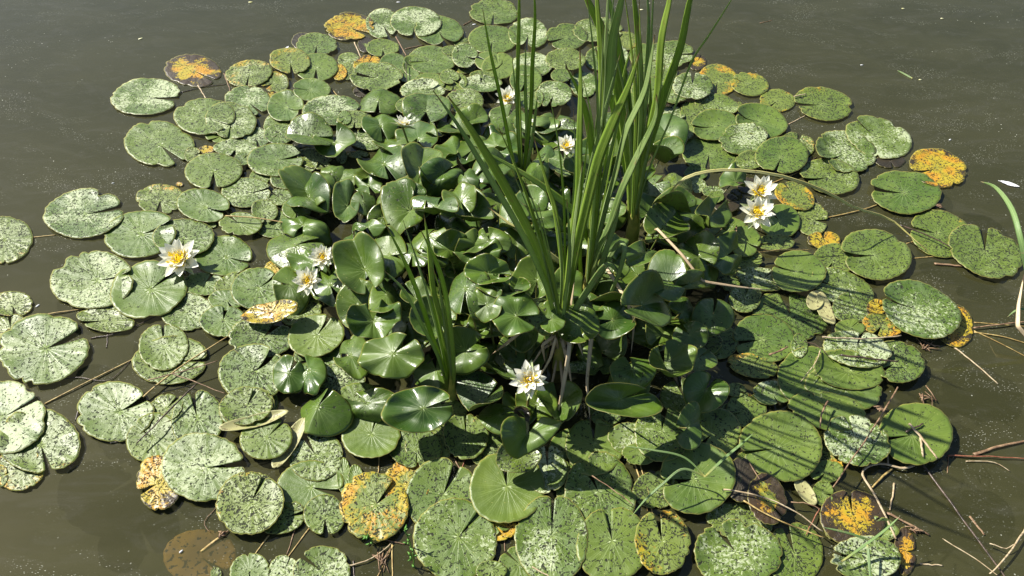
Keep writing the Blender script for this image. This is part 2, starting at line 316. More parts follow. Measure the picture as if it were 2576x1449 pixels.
#        yellow speckle mottle necrosis
KIND = {'g': (.00, .52, .45, 0), 'm': (.06, .62, .92, .12), 's': (.20, .80, .62, .22), 'l': (.42, .80, .60, .28), 'y': (.56, .85, .50, .25),
        'Y': (.97, .85, .03, .56), 'k': (.95, .6, .10, .76), 'd': (.35, .20, .0, .99), 'u': (.22, .65, .10, 0), 'p': (.5, .5, .2, 0),
        'G': (.00, .05, .06, 0), 'D': (.00, .03, .0, 0), 'M': (.02, .50, .58, 0), 'n': (.80, .6, .05, .72)}
FLOAT = """
A 2400 2700 175 138 0 r g; A 2580 2880 175 138 0 r s; A 2790 2640 175 138 0 r g; A 2715 3030 170 140 0 r M; A 3000 3180 170 140 0 r g; A 1950 3030 150 120 0 r u; A 3240 3360 175 150 0 r g
A 3720 3390 175 150 0 r s; A 2070 1690 150 105 0 r M; A 2280 1450 150 105 0 r g; A 3360 3150 165 140 0 r u; A 4320 3390 175 145 0 r g; A 5580 2100 165 120 0 r s; A 5400 2580 170 130 0 r M
A 5160 3000 175 140 0 r g; A 4920 3270 175 140 0 r s; A 5700 3540 175 150 0 r g; A 5500 1750 150 110 0 r g; A 4600 3050 175 140 0 r g; A 2250 2280 150 115 0 r g; A 3700 3900 180 150 0 r g; A 4950 3700 170 140 0 r s
B 1150 95 180 97 0 95 s; B 1410 260 145 115 0 100 m; B 1935 235 180 100 0 250 s; B 1700 280 155 95 0 160 s; B 2150 310 85 70 0 r y
B 62 208 183 103 0 r Y; B 310 180 125 110 0 60 m; B 735 238 178 112 5 60 g; B 560 165 185 112 0 95 m; B 180 335 55 60 0 r d
A 2290 310 90 65 0 r d; A 2390 342 150 87 0 95 s; B 310 365 120 68 0 80 s; B 60 460 85 60 0 r s; B 50 540 70 60 0 r s; B -20 545 60 62 0 r Y
B 195 485 105 62 -8 r Y; B 390 500 105 95 10 80 g; B 555 500 90 76 0 r g; B 500 570 85 55 0 r g; B 680 455 175 105 0 170 g
A 1455 530 212 118 5 25 k; A 2070 622 112 74 10 150 l; A 1880 558 170 100 -8 100 l; A 2385 510 165 102 0 90 g; A 2190 465 152 95 5 80 l
A 2350 675 138 84 0 r m; A 2050 720 32 28 0 r Y; B 150 690 62 42 0 r d; B 205 655 42 24 0 r Y; B 265 590 195 112 5 190 m
B 1140 300 178 107 0 100 g; B 820 380 60 35 0 r l; B 905 320 60 40 0 r s; B 930 510 82 45 0 r y; B 930 422 95 92 0 20 m; B 1110 462 100 72 0 200 g
B 1190 505 130 98 0 r m; B 1070 585 100 45 0 r s; B 1440 490 145 92 0 r m; B 1390 602 118 105 5 r g; B 1690 452 145 85 0 80 s; B 1660 570 78 50 0 r g
B 1960 455 120 85 0 r m; B 2090 430 72 85 0 r m; B 2050 545 105 60 0 r m; B 1830 640 100 98 0 100 m; B 2100 685 120 92 0 r m; B 2290 430 110 95 0 r m
C 110 465 68 62 0 r k; B 2490 412 172 96 0 r s; B 2380 550 150 90 0 r s; B 2330 690 140 100 0 r m; B 2450 740 70 65 0 r d; B 2510 690 120 92 0 r s
B 2180 780 115 72 0 r g; B 2480 880 110 80 0 r m; B 1430 745 92 88 0 r m; B 1600 715 135 97 0 110 m; B 1050 640 155 65 0 r m; B 850 620 100 68 0 r u
B 860 692 32 16 0 r n; B 665 625 112 72 0 r g; B 815 582 72 54 0 40 g; B 610 690 165 75 0 r m; B 930 768 142 96 0 150 m
C 265 605 145 118 0 100 y; C 505 635 140 88 8 200 l; C 75 648 150 102 0 r m; C 715 760 133 82 5 140 l; C 1060 790 212 124 10 178 l
C 430 800 22 32 0 r y; C 255 800 162 84 8 r s; C 75 850 90 88 0 r s; C 200 1160 198 140 5 95 g; C 590 920 195 118 10 190 g; C 245 955 183 107 0 172 g
C 460 1050 178 120 -5 190 m; C 510 1215 112 62 0 r l; C 860 1100 135 95 10 r l; C 750 1175 193 140 0 112 g; C 1570 1215 110 52 0 r d
C 1225 1155 232 155 10 150 m; C 1480 1042 246 146 16 212 m; C 1110 1335 222 127 8 168 m; C 1925 1272 220 135 15 168 Y; C 1675 1455 262 160 5 182 g
C 30 990 60 65 0 r l; C 100 1310 88 52 0 r g; C 60 1400 122 66 0 r m; C 230 1445 78 42 0 r m; C 490 1395 75 62 0 r d; C 845 1480 155 95 20 r y
A 1105 735 257 136 -3 4 m; A 1205 1090 262 165 10 42 m; A 1870 765 168 113 5 r m; A 1670 1025 118 62 0 r m; A 1935 1040 98 74 0 r m
A 1745 915 185 137 8 95 m; A 1545 880 222 138 0 25 m; A 2110 950 118 92 0 r m; A 2155 808 135 111 0 25 g; A 2505 835 218 112 0 5 m
A 1455 1170 62 58 0 r l; A 1560 1130 58 32 0 r Y; A 1780 1120 165 64 0 r m; A 1830 1205 62 52 0 r g; A 1965 1335 80 62 0 r m; A 2300 1250 95 55 0 r m
A 2200 1365 155 72 0 r m; A 2110 1010 110 80 0 r m; A 2370 1200 132 74 15 r l; A 1860 1455 188 108 0 r m; A 1355 1390 28 16 0 r n; A 2080 1210 207 120 -4 -8 g; A 1610 1290 210 132 -5 90 g
B 100 905 132 66 0 r s; B 360 795 92 55 0 r m; B 25 890 48 52 0 r g; B 190 1060 140 75 8 15 m; B 0 1180 42 55 0 r g; B 125 1165 80 30 0 r y; B 500 800 90 60 0 r g
D 1210 55 182 108 0 95 l; D 640 170 302 175 -6 -10 m; D 2110 40 92 62 0 r s; D 2000 150 98 84 0 r m; D 1815 245 157 86 0 r m; D 1600 250 32 20 0 r s
D 1060 320 268 174 -8 -14 g; D 1540 108 194 124 10 22 g; D 40 360 198 176 -10 r l; D 1690 487 212 150 3 14 g; D 1390 350 222 142 0 100 g
D 840 890 125 62 0 r m; D 800 970 210 88 8 r u; D 1410 905 195 142 0 r m; D 700 670 312 212 -5 -5 m; D 1540 697 152 87 0 r g; D 1120 745 285 206 -8 -35 g
D 1760 700 145 85 -20 r u; D 1710 815 132 78 0 r g; D 1683 975 166 119 0 -78 g; D 2110 610 118 85 20 r Y; D 1940 732 192 153 -10 -32 g; D 2270 895 158 130 -10 r s
D 2240 130 108 76 0 r g; D 90 850 155 98 0 r l; D 80 1040 155 115 0 r y; D 328 1190 345 253 -8 -22 m; D 1290 1275 275 178 -5 0 u; D 1235 1170 184 170 -10 -92 m
D 1972 1107 244 142 0 -40 s; D 2385 1090 212 152 -10 -50 M; D 1905 1370 248 210 0 -38 g
G 150 640 180 165 0 r y; G 300 440 306 236 10 r l; G 10 690 46 82 0 r l; G 15 255 330 272 0 -28 m; G 872 218 286 218 -5 -22 m; G 1255 185 130 105 -20 r s
G 1155 410 196 178 -25 r u; G 1488 268 188 222 10 -100 m; G 1200 745 172 200 -8 r Y; G 1540 632 310 254 0 -5 m; G 1865 180 205 140 -10 r s
G 2335 775 252 182 -15 r M; G 2385 545 205 180 -15 -120 m; G 2130 1010 180 118 -15 r s; G 2450 990 155 148 0 r u; G 1930 730 112 62 0 r y; G 1890 905 254 232 0 -62 l
G 1885 1410 148 128 -10 r m; G 2140 1415 108 124 0 r m; G 2430 1410 208 182 -5 r m; G 1630 1432 42 48 0 r y
H 490 750 180 170 -20 r Y; H 15 690 50 130 0 r g; H 105 705 55 92 0 r g; H 245 925 250 262 0 -45 y; H 560 484 200 150 0 r u; H 220 388 214 186 0 -70 M
H 940 398 168 168 0 -92 s; H 1165 1085 156 102 0 r Y; H 760 850 272 262 0 -63 g; H 860 1180 310 300 0 -48 M; H 1680 750 62 180 0 r s; H 1555 650 154 182 0 -92 m
H 1248 785 275 272 0 -96 M; H 1950 835 260 300 0 -115 m; H 1905 478 207 214 0 -92 g; H 1345 1360 155 132 0 r g; H 1130 1410 115 72 0 r g; H 1585 1180 272 330 0 -88 m
H 2045 1210 268 278 0 -98 M; H 2420 1195 204 242 0 -100 l; H 1995 250 112 65 0 r m; H 2180 410 162 122 0 r m; H 2250 530 132 80 0 r m; H 2415 378 200 214 0 -84 M
I 360 320 122 172 0 r s; I 480 200 145 132 0 r s; I 400 45 78 52 0 r s; I 680 70 155 92 0 r m; I 230 365 200 180 0 r g; I 1120 490 132 195 0 r y
I 430 1040 242 138 10 r s; I 105 715 282 258 0 172 M; I 1080 665 128 82 0 r m; F 960 1400 232 232 10 r g; I 1220 30 285 170 10 r m; I 1090 205 285 142 12 r m
I 1310 430 246 184 22 r m; I 738 482 302 246 18 172 M; I 1760 380 275 222 5 170 g; I 440 720 112 168 0 r d; I 640 870 140 195 -20 r n; I 1060 825 80 92 0 r u
I 1680 1260 80 182 0 r k; I 1345 1110 268 112 0 r g; I 1285 1002 240 208 0 -98 k; I 1372 1325 266 172 0 188 m; I 845 1285 206 242 0 r u; I 415 1285 320 250 0 -128 m
F 330 80 100 72 0 r d; F 980 210 116 124 0 r l; F 735 225 148 126 0 r g; F 700 385 138 62 0 r l; F 1065 365 126 64 0 r Y; F 1135 520 158 124 0 r s; F 500 510 102 84 0 r s
F 470 375 114 116 0 r g; F 1200 725 240 128 20 r s; F 1455 478 268 180 12 176 M; F 1950 318 232 172 15 192 u; F 2285 455 282 188 24 r s; F 600 660 192 86 10 r s
F 1290 870 156 122 0 r s; F 815 935 282 170 15 r s; F 470 800 118 112 0 r s; F 1460 880 68 74 0 r Y; F 1505 1010 146 84 12 r y; F 2055 1012 138 155 0 r Y; F 1790 892 302 198 20 196 M
F 1260 1030 112 64 0 r m; F 1250 1355 262 134 8 r m; F 1615 1285 210 150 14 r s; F 1315 1188 252 136 8 r m; F 610 1112 232 178 12 172 M; F 530 1312 186 88 12 r y; F 870 608 196 158 0 195 g
F 250 40 62 46 0 r m; F 880 1160 62 90 0 r m; F 110 1130 180 120 0 r s
"""  # the d entry in tile F stands in for dark water, no pad there
RAISED = """
A 2335 1028 168 112 8 10 M; A 2530 1085 150 130 0 r D; A 2510 1290 72 66 0 r G; A 2355 1430 186 128 8 95 G
B 280 748 160 98 0 95 M; B 640 830 170 112 0 95 M; B 290 940 106 96 20 70 G; B 720 985 92 72 0 r D; B 890 985 122 100 0 r D; B 1000 900 82 72 0 r G
B 1250 890 105 80 0 r M; B 1390 930 80 75 0 r G; B 1620 910 150 60 0 r G; B 1640 965 132 42 -4 r M; B 1450 1020 132 62 0 r D; B 1650 1060 110 60 0 r D
B 2080 930 85 98 0 r M; B 1900 1160 105 72 0 r G; B 2450 1008 128 122 0 60 G; B 2100 1230 102 92 0 r G; B 2400 1205 150 74 0 r D; B 2360 1390 92 62 0 r M; B 2530 1375 105 92 0 r s
B 420 1090 130 82 10 r G; B 575 1042 122 98 -15 80 G; B 1170 1090 82 72 0 r G; B 750 1185 112 66 0 r D; B 870 1158 142 100 0 75 D; B 100 1320 116 82 -10 r G
B 200 1395 82 62 0 r G; B 315 1230 158 160 -35 60 G; B 605 1265 152 128 20 95 G; B 760 1315 132 84 5 r G; B 935 1342 72 68 0 r G; B 1140 1260 112 92 0 r G
B 1480 1250 68 100 0 r G; B 1540 1190 68 88 0 r G; B 1680 1215 92 88 0 -100 M; B 1775 1290 112 82 0 60 G; B 1650 1345 108 52 0 r D; B 720 1410 170 52 0 r D; B 510 1435 92 48 0 r G
B 1960 1350 110 80 0 r D; B 2230 1300 100 90 0 r D; B 1300 1380 110 80 0 r D; B 1000 1120 100 70 0 r D
C 385 1368 78 76 0 20 G
D 2340 50 135 92 -20 r G; D 2290 250 142 76 10 r G; D 2218 405 208 145 0 -20 M; D 2350 525 150 120 0 r G; D 2205 695 114 114 0 r G; D 2485 690 118 118 -20 60 G; D 2050 910 202 78 -14 r Y
D 2175 1375 96 112 0 -60 G; D 2340 1355 78 112 10 -120 G
E 40 120 76 132 0 r G; E 170 75 76 78 0 r G; E 340 50 62 50 0 r G; E 470 35 84 54 0 r G; E 895 62 96 92 0 r G; E 320 185 97 72 -15 r G; E 200 262 152 48 8 r G
E 450 265 72 112 0 r D; E 505 160 134 148 20 -50 D; E 1180 85 124 92 0 r D; E 1450 62 84 62 0 r G; E 720 118 132 78 0 -70 G; E 1010 185 104 104 0 r D; E 830 250 116 92 20 r D
E 1160 240 84 82 0 r D; E 1310 235 92 112 0 r G; E 1520 192 102 72 0 r G; E 1560 268 98 58 0 r D; E 1640 345 104 74 0 r D; E 650 330 112 92 0 r G; E 810 432 102 87 0 -160 G
E 1040 290 126 58 0 r D; E 1120 378 124 82 0 r G; E 1045 492 142 52 -8 r G; E 1030 398 124 72 -3 160 G; E 540 470 94 62 15 r D; E 690 492 98 82 10 200 G
E 1315 388 98 92 0 80 G; E 90 370 96 60 0 r G; E 350 478 112 122 10 r G; E 172 575 138 166 -10 70 G; E 1980 450 96 76 0 r G; E 2030 150 96 80 0 r D
E 2500 130 122 66 0 r G; E 2432 262 122 122 0 130 G; E 2290 468 112 72 5 r G; E 2050 560 94 82 0 r G; E 2230 622 112 84 0 r D; E 2455 680 118 142 0 10 G
E 1475 660 114 134 0 90 G; E 1100 612 132 92 10 15 G; E 1120 705 84 62 20 r G; E 900 590 96 80 0 r D; E 935 715 116 160 18 95 G; E 1100 850 84 112 -10 r G; E 980 885 72 52 0 r G
E 345 775 92 112 0 r G; E 130 850 134 152 0 60 G; E 240 990 196 132 -8 -90 G; E 685 935 162 148 0 20 G; E 1290 742 122 64 0 r G; E 1462 835 130 56 10 r u
E 1305 930 134 142 0 20 G; E 1110 1015 150 98 10 150 D; E 1400 1060 92 122 0 r G; E 1330 1195 104 94 0 r G; E 1590 960 74 94 0 r G; E 1790 995 124 122 0 r G
E 2030 820 138 82 0 r D; E 2060 965 114 112 0 r D; E 2270 855 128 162 -20 170 G; E 2200 1350 130 100 0 r D; E 1960 1200 182 142 10 r D; E 1950 1330 232 82 0 r M; E 2430 1065 122 94 0 r D; E 2445 1315 132 118 0 r G
E 80 1235 102 134 0 r G; E 375 1232 232 156 -8 -42 G; E 930 1205 188 166 0 -20 G; E 560 800 90 100 0 r D; E 1700 700 90 110 0 r D; E 1850 880 110 80 0 r D; E 1680 1080 120 90 0 r D
F 70 195 92 128 0 r G; F 208 190 98 110 20 -60 G; F 340 230 42 46 0 r m; F 330 482 100 112 0 r G; F 205 560 152 138 0 r D; F 110 478 126 92 10 r G; F 60 690 88 72 0 r G
F 228 938 152 136 0 -80 G; F 60 1085 102 88 0 r G; F 100 1262 145 92 10 r M; F 0 900 90 90 0 r D
G 2390 190 196 160 -15 -60 G
H 200 150 205 112 -10 r G; H 590 190 238 168 -5 -12 G; H 1090 120 172 142 20 r M; H 1645 165 160 140 0 -90 G; H 1330 560 152 112 0 -30 l; H 1395 392 206 118 -6 -70 G; H 1325 250 78 70 0 -130 d; H 1330 330 66 62 10 r p; H 2085 125 246 122 4 -20 G
H 1180 240 120 80 10 r D
I 165 65 165 142 0 -60 G; I 45 330 74 135 0 r G
"""
PALE = """
G 1920 292 255 46 -14 r p; G 2185 460 215 58 -58 r p; I 925 815 118 52 52 r p; F 1075 900 52 130 -25 r p; F 1000 820 62 75 30 r p
"""
ONTOP = "G 2010 408 192 160 -10 r u; G 1860 170 200 135 -10 -60 s"

def parse(txt):
    out = []
    for e in txt.replace('\n', ';').split(';'):
        e = e.split()
        if not e: continue
        ox, oy = OFF[e[0]]; x, y, a, b, rot = [float(q) for q in e[1:6]]
        n = e[6]
        out.append(dict(x=ox+x/3, y=oy+y/3, a=a/3, b=b/3, rot=R(rot), notch=(random.uniform(0, 2*math.pi) if n == 'r' else R(float(n))), k=e[7]))
    return out

def leaf_mesh(L, P, n, raised):
    """outline as seen, laid into the plane through P with normal n; then cupped, folded and rippled"""
    seg, rings = (88, 10) if L['a'] > 45 else (56, 8)
    rs = random.Random(L['seed'])
    cx, cy, a, b, rot = L['x'], L['y'], L['a'], L['b'], L['rot']
    cr, sr = math.cos(rot), math.sin(rot)
    nd = L['notch']; nl = nd-rot                       # notch direction in the ellipse frame
    e0 = math.atan2(math.sin(nl)/b, math.cos(nl)/a)    # matching ellipse parameter
    gap = R(rs.uniform(3, 9)) if not raised else R(rs.uniform(5, 16))
    if L['k'] == 'p' or (raised and L['k'] == 'Y'): gap = R(1)
    off = rs.uniform(.02, .12) if L['k'] != 'p' else 0
    ox, oy = a*off*math.cos(e0), b*off*math.sin(e0)
    bites = [(rs.uniform(0, 1), rs.uniform(.02, .07 if L['k'] in 'gGMDu' else .13), rs.uniform(.006, .02)) for _ in range(rs.choice(([3, 5, 8] if L['k'] in 'mslyYknd' else [0, 1, 2, 3]) if not raised else [0, 1, 2]))]
    rag = (.022 if L['k'] in 'mslyYknd' else .010)
    ph = rs.uniform(0, 10); scn = rs.uniform(18, 30)
    def warp(p): return p
    ux = ((at_plane(cx+10, cy, P, n)-at_plane(cx-10, cy, P, n))).normalized()
    uy = n.cross(ux).normalized()
    axis = (at_plane(cx+math.cos(nd)*12, cy+math.sin(nd)*12, P, n)-P).normalized()
    side = n.cross(axis).normalized()
    Rw = (at_plane(cx+a, cy, P, n)-P).length
    fold, cup, curl = L['fold'], L['cup'], L['curl']
    V, UV = [], []
    for i in range(rings+1):
        r = i/rings; r = r**.8
        for k in range(seg+1):
            f = k/seg; th = e0 + gap + (2*math.pi-2*gap)*f
            rr = 1 + .020*math.sin(2*th+ph) + .014*math.sin(3*th+ph*2)
            rr += .009*math.sin(scn*th+ph)*(1 if not raised else .6) + rag*noise.noise(Vector((math.cos(th)*8, math.sin(th)*8, ph)))
            edge = min(f, 1-f)*2*math.pi
            rr *= 1-(.03 if raised else .11)*math.exp(-edge/.10)            # rounded lobe tips
            for (bp, bd, bw) in bites: rr -= bd*math.exp(-((f-bp)/bw)**2)
            ex, ey = a*rr*math.cos(th), b*rr*math.sin(th)
            lx, ly = ox+(ex-ox)*r, oy+(ey-oy)*r
            gx, gy = cx+lx*cr-ly*sr, cy+lx*sr+ly*cr
            p = at_plane(gx, gy, P, n)
            q = p-P; s = q.dot(side)/Rw; tt = q.dot(axis)/Rw
            h = fold*abs(s)*1.0 + cup*r*r + L['bend']*(s*math.cos(ph)+tt*math.sin(ph))**2
            h += curl*max(0, r-.55)**1.5*(1+.9*math.sin(L['wn']*th+ph))
            h += L['flap']*max(0, r-.45)**1.6*max(0, math.cos(th-L['fd']))**2
            h += L['wave']*r*r*math.sin((L['wn']+1)*th+ph*1.7)
            h += L['lobe']*math.exp(-edge/.45)*r**2
            p = p + n*(h*Rw)
            z0 = noise.noise(Vector((p.x*22, p.y*22, L['seed']*.37)))*(.0012 if not raised else .004)*r
            p = p + n*z0
            V.append(p); UV.append((f, r))
    F = []
    W = seg+1
    for i in range(rings):
        for k in range(seg):
            q = (i*W+k, (i+1)*W+k, (i+1)*W+k+1, i*W+k+1)
            F.append(q[1:] if False else q)
    # winding so the top faces the light
    c = V[F[seg*(rings-1)][0]]; q = F[seg*(rings-1)]
    nn = (V[q[1]]-V[q[0]]).cross(V[q[2]]-V[q[0]])
    if nn.dot(n) < 0: F = [f[::-1] for f in F]
    return V, F, UV

def build_leaf(L, z, n, raised, parent=None):
    P = at(L['x'], L['y'], z)
    V, F, UV = leaf_mesh(L, P, n, raised)
    top = M_RAISED if raised else M_PAD
    mats = [top, M_UNDER_G if raised else M_UNDER] if L['k'] not in ('p', 'b') else ([M_UNDER, M_UNDER] if L['k'] == 'p' else [M_SUB, M_SUB])
    me_uv = lambda p, li, vi: UV[vi]
    o = mesh_obj('lily_pad' if parent is None else 'leaf', V, F, mats, parent=parent, loc=P if parent is None else None, uv=me_uv)
    m = o.modifiers.new('thickness', 'SOLIDIFY'); m.thickness = .0010 if not raised else .0008; m.offset = -1; m.material_offset = 1
    y, s, mo, ne = KIND.get(L['k'], (.5, .3, 0, 0)); rs = random.Random(L['seed']+5)
    if L['k'] in 'gmM' and rs.random() < .22: s *= .35; mo *= .5
    jit = lambda v, j: max(0, min(1, v+rs.uniform(-j, j))) if v > .001 else v
    o['yellowing'], o['speckle'], o['mottle'], o['necrosis'] = jit(y, .08), jit(s, .22), jit(mo, .28), jit(ne, .05)
    return o

leaves = []
sd_ = 100
def prep(lst, raised):
    global sd_
    for L in lst:
        sd_ += 1; L['seed'] = sd_; rs = random.Random(sd_); L['raised'] = raised
        L['fold'] = L['cup'] = L['curl'] = L['bend'] = L['lobe'] = 0; L['wave'] = 0; L['wn'] = rs.choice([2, 3, 4, 5]); L['flap'] = 0; L['fd'] = rs.uniform(0, 6.28)
        if raised:
            L['fold'] = rs.choice([rs.uniform(.15, .4), rs.uniform(.4, .75), rs.uniform(-.3, -.05)]); sc_ = 1.33 if L['a'] < 48 else 1.08; L['a'] *= sc_; L['b'] *= sc_; L['fold'] *= (1 if L['a'] < 55 else 1.4); L['lobe'] = rs.uniform(-.1, .3)
            L['flap'] = rs.choice([0, rs.uniform(1.2, 2.3), rs.uniform(1.2, 2.3), -rs.uniform(.8, 2.2), -rs.uniform(.8, 2.0)])
            if L['flap'] > 0: L['fd'] = rs.uniform(.9, 2.3)-L['rot']
            L['cup'] = rs.uniform(-.25, .08); L['curl'] = rs.uniform(-.5, .25); L['wave'] = rs.uniform(.06, .15); L['bend'] = rs.uniform(-.25, .15)
        else:
            L['wave'] = rs.uniform(.004, .014); L['a'] *= 1.035; L['b'] *= 1.035; L['cup'] = rs.uniform(0, .03); L['curl'] = rs.uniform(.0, .12); L['flap'] = rs.choice([0, 0, rs.uniform(.1, .5)]) if L['k'] in 'gmMsl' else 0; L['wn'] = rs.choice([3, 4, 6])
            if L['k'] in 'gMm' and rs.random() < .35: L['lobe'] = rs.uniform(.04, .16)
            if L['k'] in 'dk' : L['cup'] = -.01; L['curl'] = 0
            if L['k'] == 'p': L['curl'] = 0; L['cup'] = .10; L['bend'] = .06; L['flap'] = 0
        if raised and L['k'] in 'YpkM':
            for q in ('fold', 'cup', 'curl', 'wave', 'bend', 'lobe', 'flap'): L[q] *= (.45 if L['k'] == 'M' else .2)
    return lst
floats = prep(parse(FLOAT), False) + prep(parse(PALE), False) + prep(parse(ONTOP), False)
FILL = []
rf = random.Random(5)
while len(FILL) < 70:
    q = (rf.uniform(-1, 1), rf.uniform(-1, 1))
    if math.hypot(*q) < .93 and not (abs(q[0]*440-70) < 75 and abs(q[1]*355-195) < 90):
        FILL.append(dict(x=1335+q[0]*440, y=705+q[1]*355, a=rf.uniform(36, 50), b=rf.uniform(29, 42), rot=rf.uniform(-.4, .4), notch=rf.uniform(0, 6.28), k=rf.choice('GDD'), low=True))
raised = prep(FILL, True) + prep(parse(RAISED), True)

# stacking: a pad lying over others sits a little higher
def over(A, B):
    dx, dy = A['x']-B['x'], A['y']-B['y']; d = math.hypot(dx, dy)
    if d < 1: return True
    ux, uy = dx/d, dy/d
    ra = 1/math.hypot(ux/A['a'], uy/A['b']); rb = 1/math.hypot(ux/B['a'], uy/B['b'])
    return d < .93*(ra+rb)
for i, L in enumerate(floats):
    lv = 0
    for j in range(i):
        if floats[j]['lv'] >= lv and over(L, floats[j]): lv = floats[j]['lv']+1
    L['lv'] = lv; L['z'] = .0035 + lv*.0024
MC = (1335, 720)
for i, L in enumerate(raised):
    rr = math.hypot((L['x']-MC[0])/520, (L['y']-MC[1])/440)
    rs = random.Random(L['seed']+77)
    base = .035 + .165*max(0, 1-rr*rr)
    if L['k'] == 'D': base *= .6
    L['z'] = base + rs.uniform(-.03, .045)*min(1, max(0, 1.2-rr*rr)) + .00008*i
    if 1130 < L['x'] < 1330 and 830 < L['y'] < 1010: L['z'] *= .5
    if 1290 < L['x'] < 1540 and 840 < L['y'] < 1080: L['z'] = min(L['z'], .035) + .0002*(i % 9)
    if L.get('low'): L['z'] = rs.uniform(.02, .045)
    out = Vector(((L['x']-MC[0])/520, -(L['y']-MC[1])/440, 0))
    tl = out*.22 + Vector((rs.uniform(-.6, .6), rs.uniform(-.65, .40), 0))
    if L['z'] < .06: tl *= .45
    L['n'] = (Vector((0, 0, 1))+tl).normalized()
    v = (Vector((0, 0, CAM_H))-at(L['x'], L['y'], L['z'])).normalized()
    while L['n'].dot(v) < .50: L['n'] = (L['n']+v*.15).normalized()

for L in floats:
    rs = random.Random(L['seed']+3)
    tx = rs.uniform(-.010, .010); ty = rs.uniform(-.012, .012)
    if L['lv'] == 0: tx = ty = 0
    L['obj'] = build_leaf(L, L['z'], Vector((tx, ty, 1)).normalized(), False)
def stalk(root, P, foot, r=.0022):
    mid = (P+foot)/2 + Vector((0, 0, -.01))
    V, F = tube(catmull([foot, mid, P-Vector((0, 0, .001))], 8), r, 6)
    return mesh_obj('stalk', V, F, M_STALK, parent=root)
for L in raised:
    P = at(L['x'], L['y'], L['z'])
    foot = Vector((P.x*.82+.18*at(*MC).x, P.y*.82+.18*at(*MC).y, -.06))
    root = empty('raised_leaf', foot.copy()); root.location.z = 0
    o = build_leaf(L, L['z'], L['n'], True, parent=root)
    stalk(root, P - L['n']*.002, foot); L['obj'] = root

# the drowned leaf and its stem
L = dict(x=502, y=1399, a=87, b=67, rot=R(-6), notch=R(35), k='b'); prep([L], False); L['wave'] = 0; L['cup'] = 0; L['curl'] = 0
drowned = build_leaf(L, -.0022, Vector((.018, .026, 1)).normalized(), False)
tag(drowned, 'drowned brown lily pad seen through the water at the lower left', 'lily pad')
V, F = tube([at(506, 1388, -.003), at(540, 1362, -.001), at(573, 1339, .001)], .0035, 7)
mesh_obj('stalk', V, F, M_GOLD, parent=drowned).matrix_parent_inverse = Matrix.Identity(4)

# ---------------------------------------------------------------- labels for the leaves
LANDMARKS = [
 (455, 655, 'the large water lily at left'), (775, 720, 'the lower centre-left lily'), (1012, 315, 'the side-on lily'),
 (1275, 245, 'the rearmost water lily'), (1425, 370, 'the lily between the reeds'), (1906, 510, 'the two lilies at right'),
 (1330, 955, 'the frontmost water lily'), (1405, 900, 'the foot of the front reeds'), (1588, 615, 'the foot of the rear reeds'), (1138, 985, 'the foot of the small left reeds'),
 (1287, 707, 'the small shaded lily'), (1072, 560, 'the tips of the small left reeds'),
 (485, 177, 'the black and orange pad'), (2362, 425, 'the orange pad at far right'), (400, 1214, 'the orange pad at lower left'), (2145, 1300, 'the black-edged pad at lower right'),
 (941, 1274, 'the half-yellow pad in front'), (683, 786, 'the curled yellow leaf'), (2303, 1093, 'the pad carrying two sticks'), (502, 1399, 'the drowned brown leaf'), (2402, 820, 'the orange pad by golden stems'), (880, 69, 'the orange-topped pad at rear')]
for L in floats + raised: L['lm'] = None
def nearest(x, y, r=14):
    best = min(floats, key=lambda q: math.hypot(q['x']-x, q['y']-y)); return best
fixed = {(485, 177): 'black lily pad with orange patches floating alone at the rear left', (2358, 424): 'orange lily pad with a black notched side, farthest right of the rear',
 (400, 1214): 'orange black-spotted lily pad on open water at lower left', (2145, 1300): 'yellow lily pad with black rotten upper rim among the lower right twigs',
 (941, 1274): 'large green lily pad turning yellow along its front edge', (2304, 1093): 'round olive lily pad with two pale sticks lying on it',
 (2402, 820): 'orange speckled lily pad beside the golden stems at right', (880, 69): 'orange and green lily pad at the rear edge of the patch'}
for (x, y), s in fixed.items():
    nearest(x, y)['fixed'] = s
DIRS = ['right', 'lower right', 'straight below', 'lower left', 'left', 'upper left', 'straight above', 'upper right']
ORD = ['first', 'second', 'third', 'fourth', 'fifth', 'sixth', 'seventh', 'eighth', 'ninth', 'tenth', 'eleventh', 'twelfth', 'thirteenth', 'fourteenth', 'fifteenth', 'sixteenth', 'seventeenth', 'eighteenth', 'nineteenth', 'twentieth']
LOOK = {'g': 'smooth green', 'm': 'pale mottled', 's': 'speckled green', 'l': 'yellowish speckled', 'y': 'yellowing', 'Y': 'orange-yellow', 'k': 'black-blotched', 'd': 'dark',
        'u': 'dull olive', 'p': 'pale curled', 'G': 'glossy raised', 'D': 'dark raised', 'M': 'dusty green', 'n': 'brown-orange'}
groups = {}
for L in floats + raised:
    i = min(range(len(LANDMARKS)), key=lambda j: math.hypot(LANDMARKS[j][0]-L['x'], (LANDMARKS[j][1]-L['y'])*1.2))
    dx, dy = L['x']-LANDMARKS[i][0], L['y']-LANDMARKS[i][1]
    s = int(((math.degrees(math.atan2(dy, dx)) % 360)+22.5)//45) % 8
    groups.setdefault((i, s), []).append((math.hypot(dx, dy), id(L), L))
for (i, s), g in groups.items():
    g.sort(key=lambda q: q[0])
    for r, (_, _, L) in enumerate(g):
        d = {'straight below': 'below', 'straight above': 'above'}.get(DIRS[s], 'to the '+DIRS[s]+' of')
        L['label'] = L.get('fixed') or '%s %s, %s %s %s' % (LOOK[L['k']], 'leaf' if L['raised'] else 'pad', ORD[min(r, 19)], d, LANDMARKS[i][2])
for L in floats + raised:
    tag(L['obj'], L['label'], 'lily leaf' if L['raised'] else 'lily pad', 'raised lily leaves in the middle mound' if L['raised'] else 'lily pads floating on the pond')

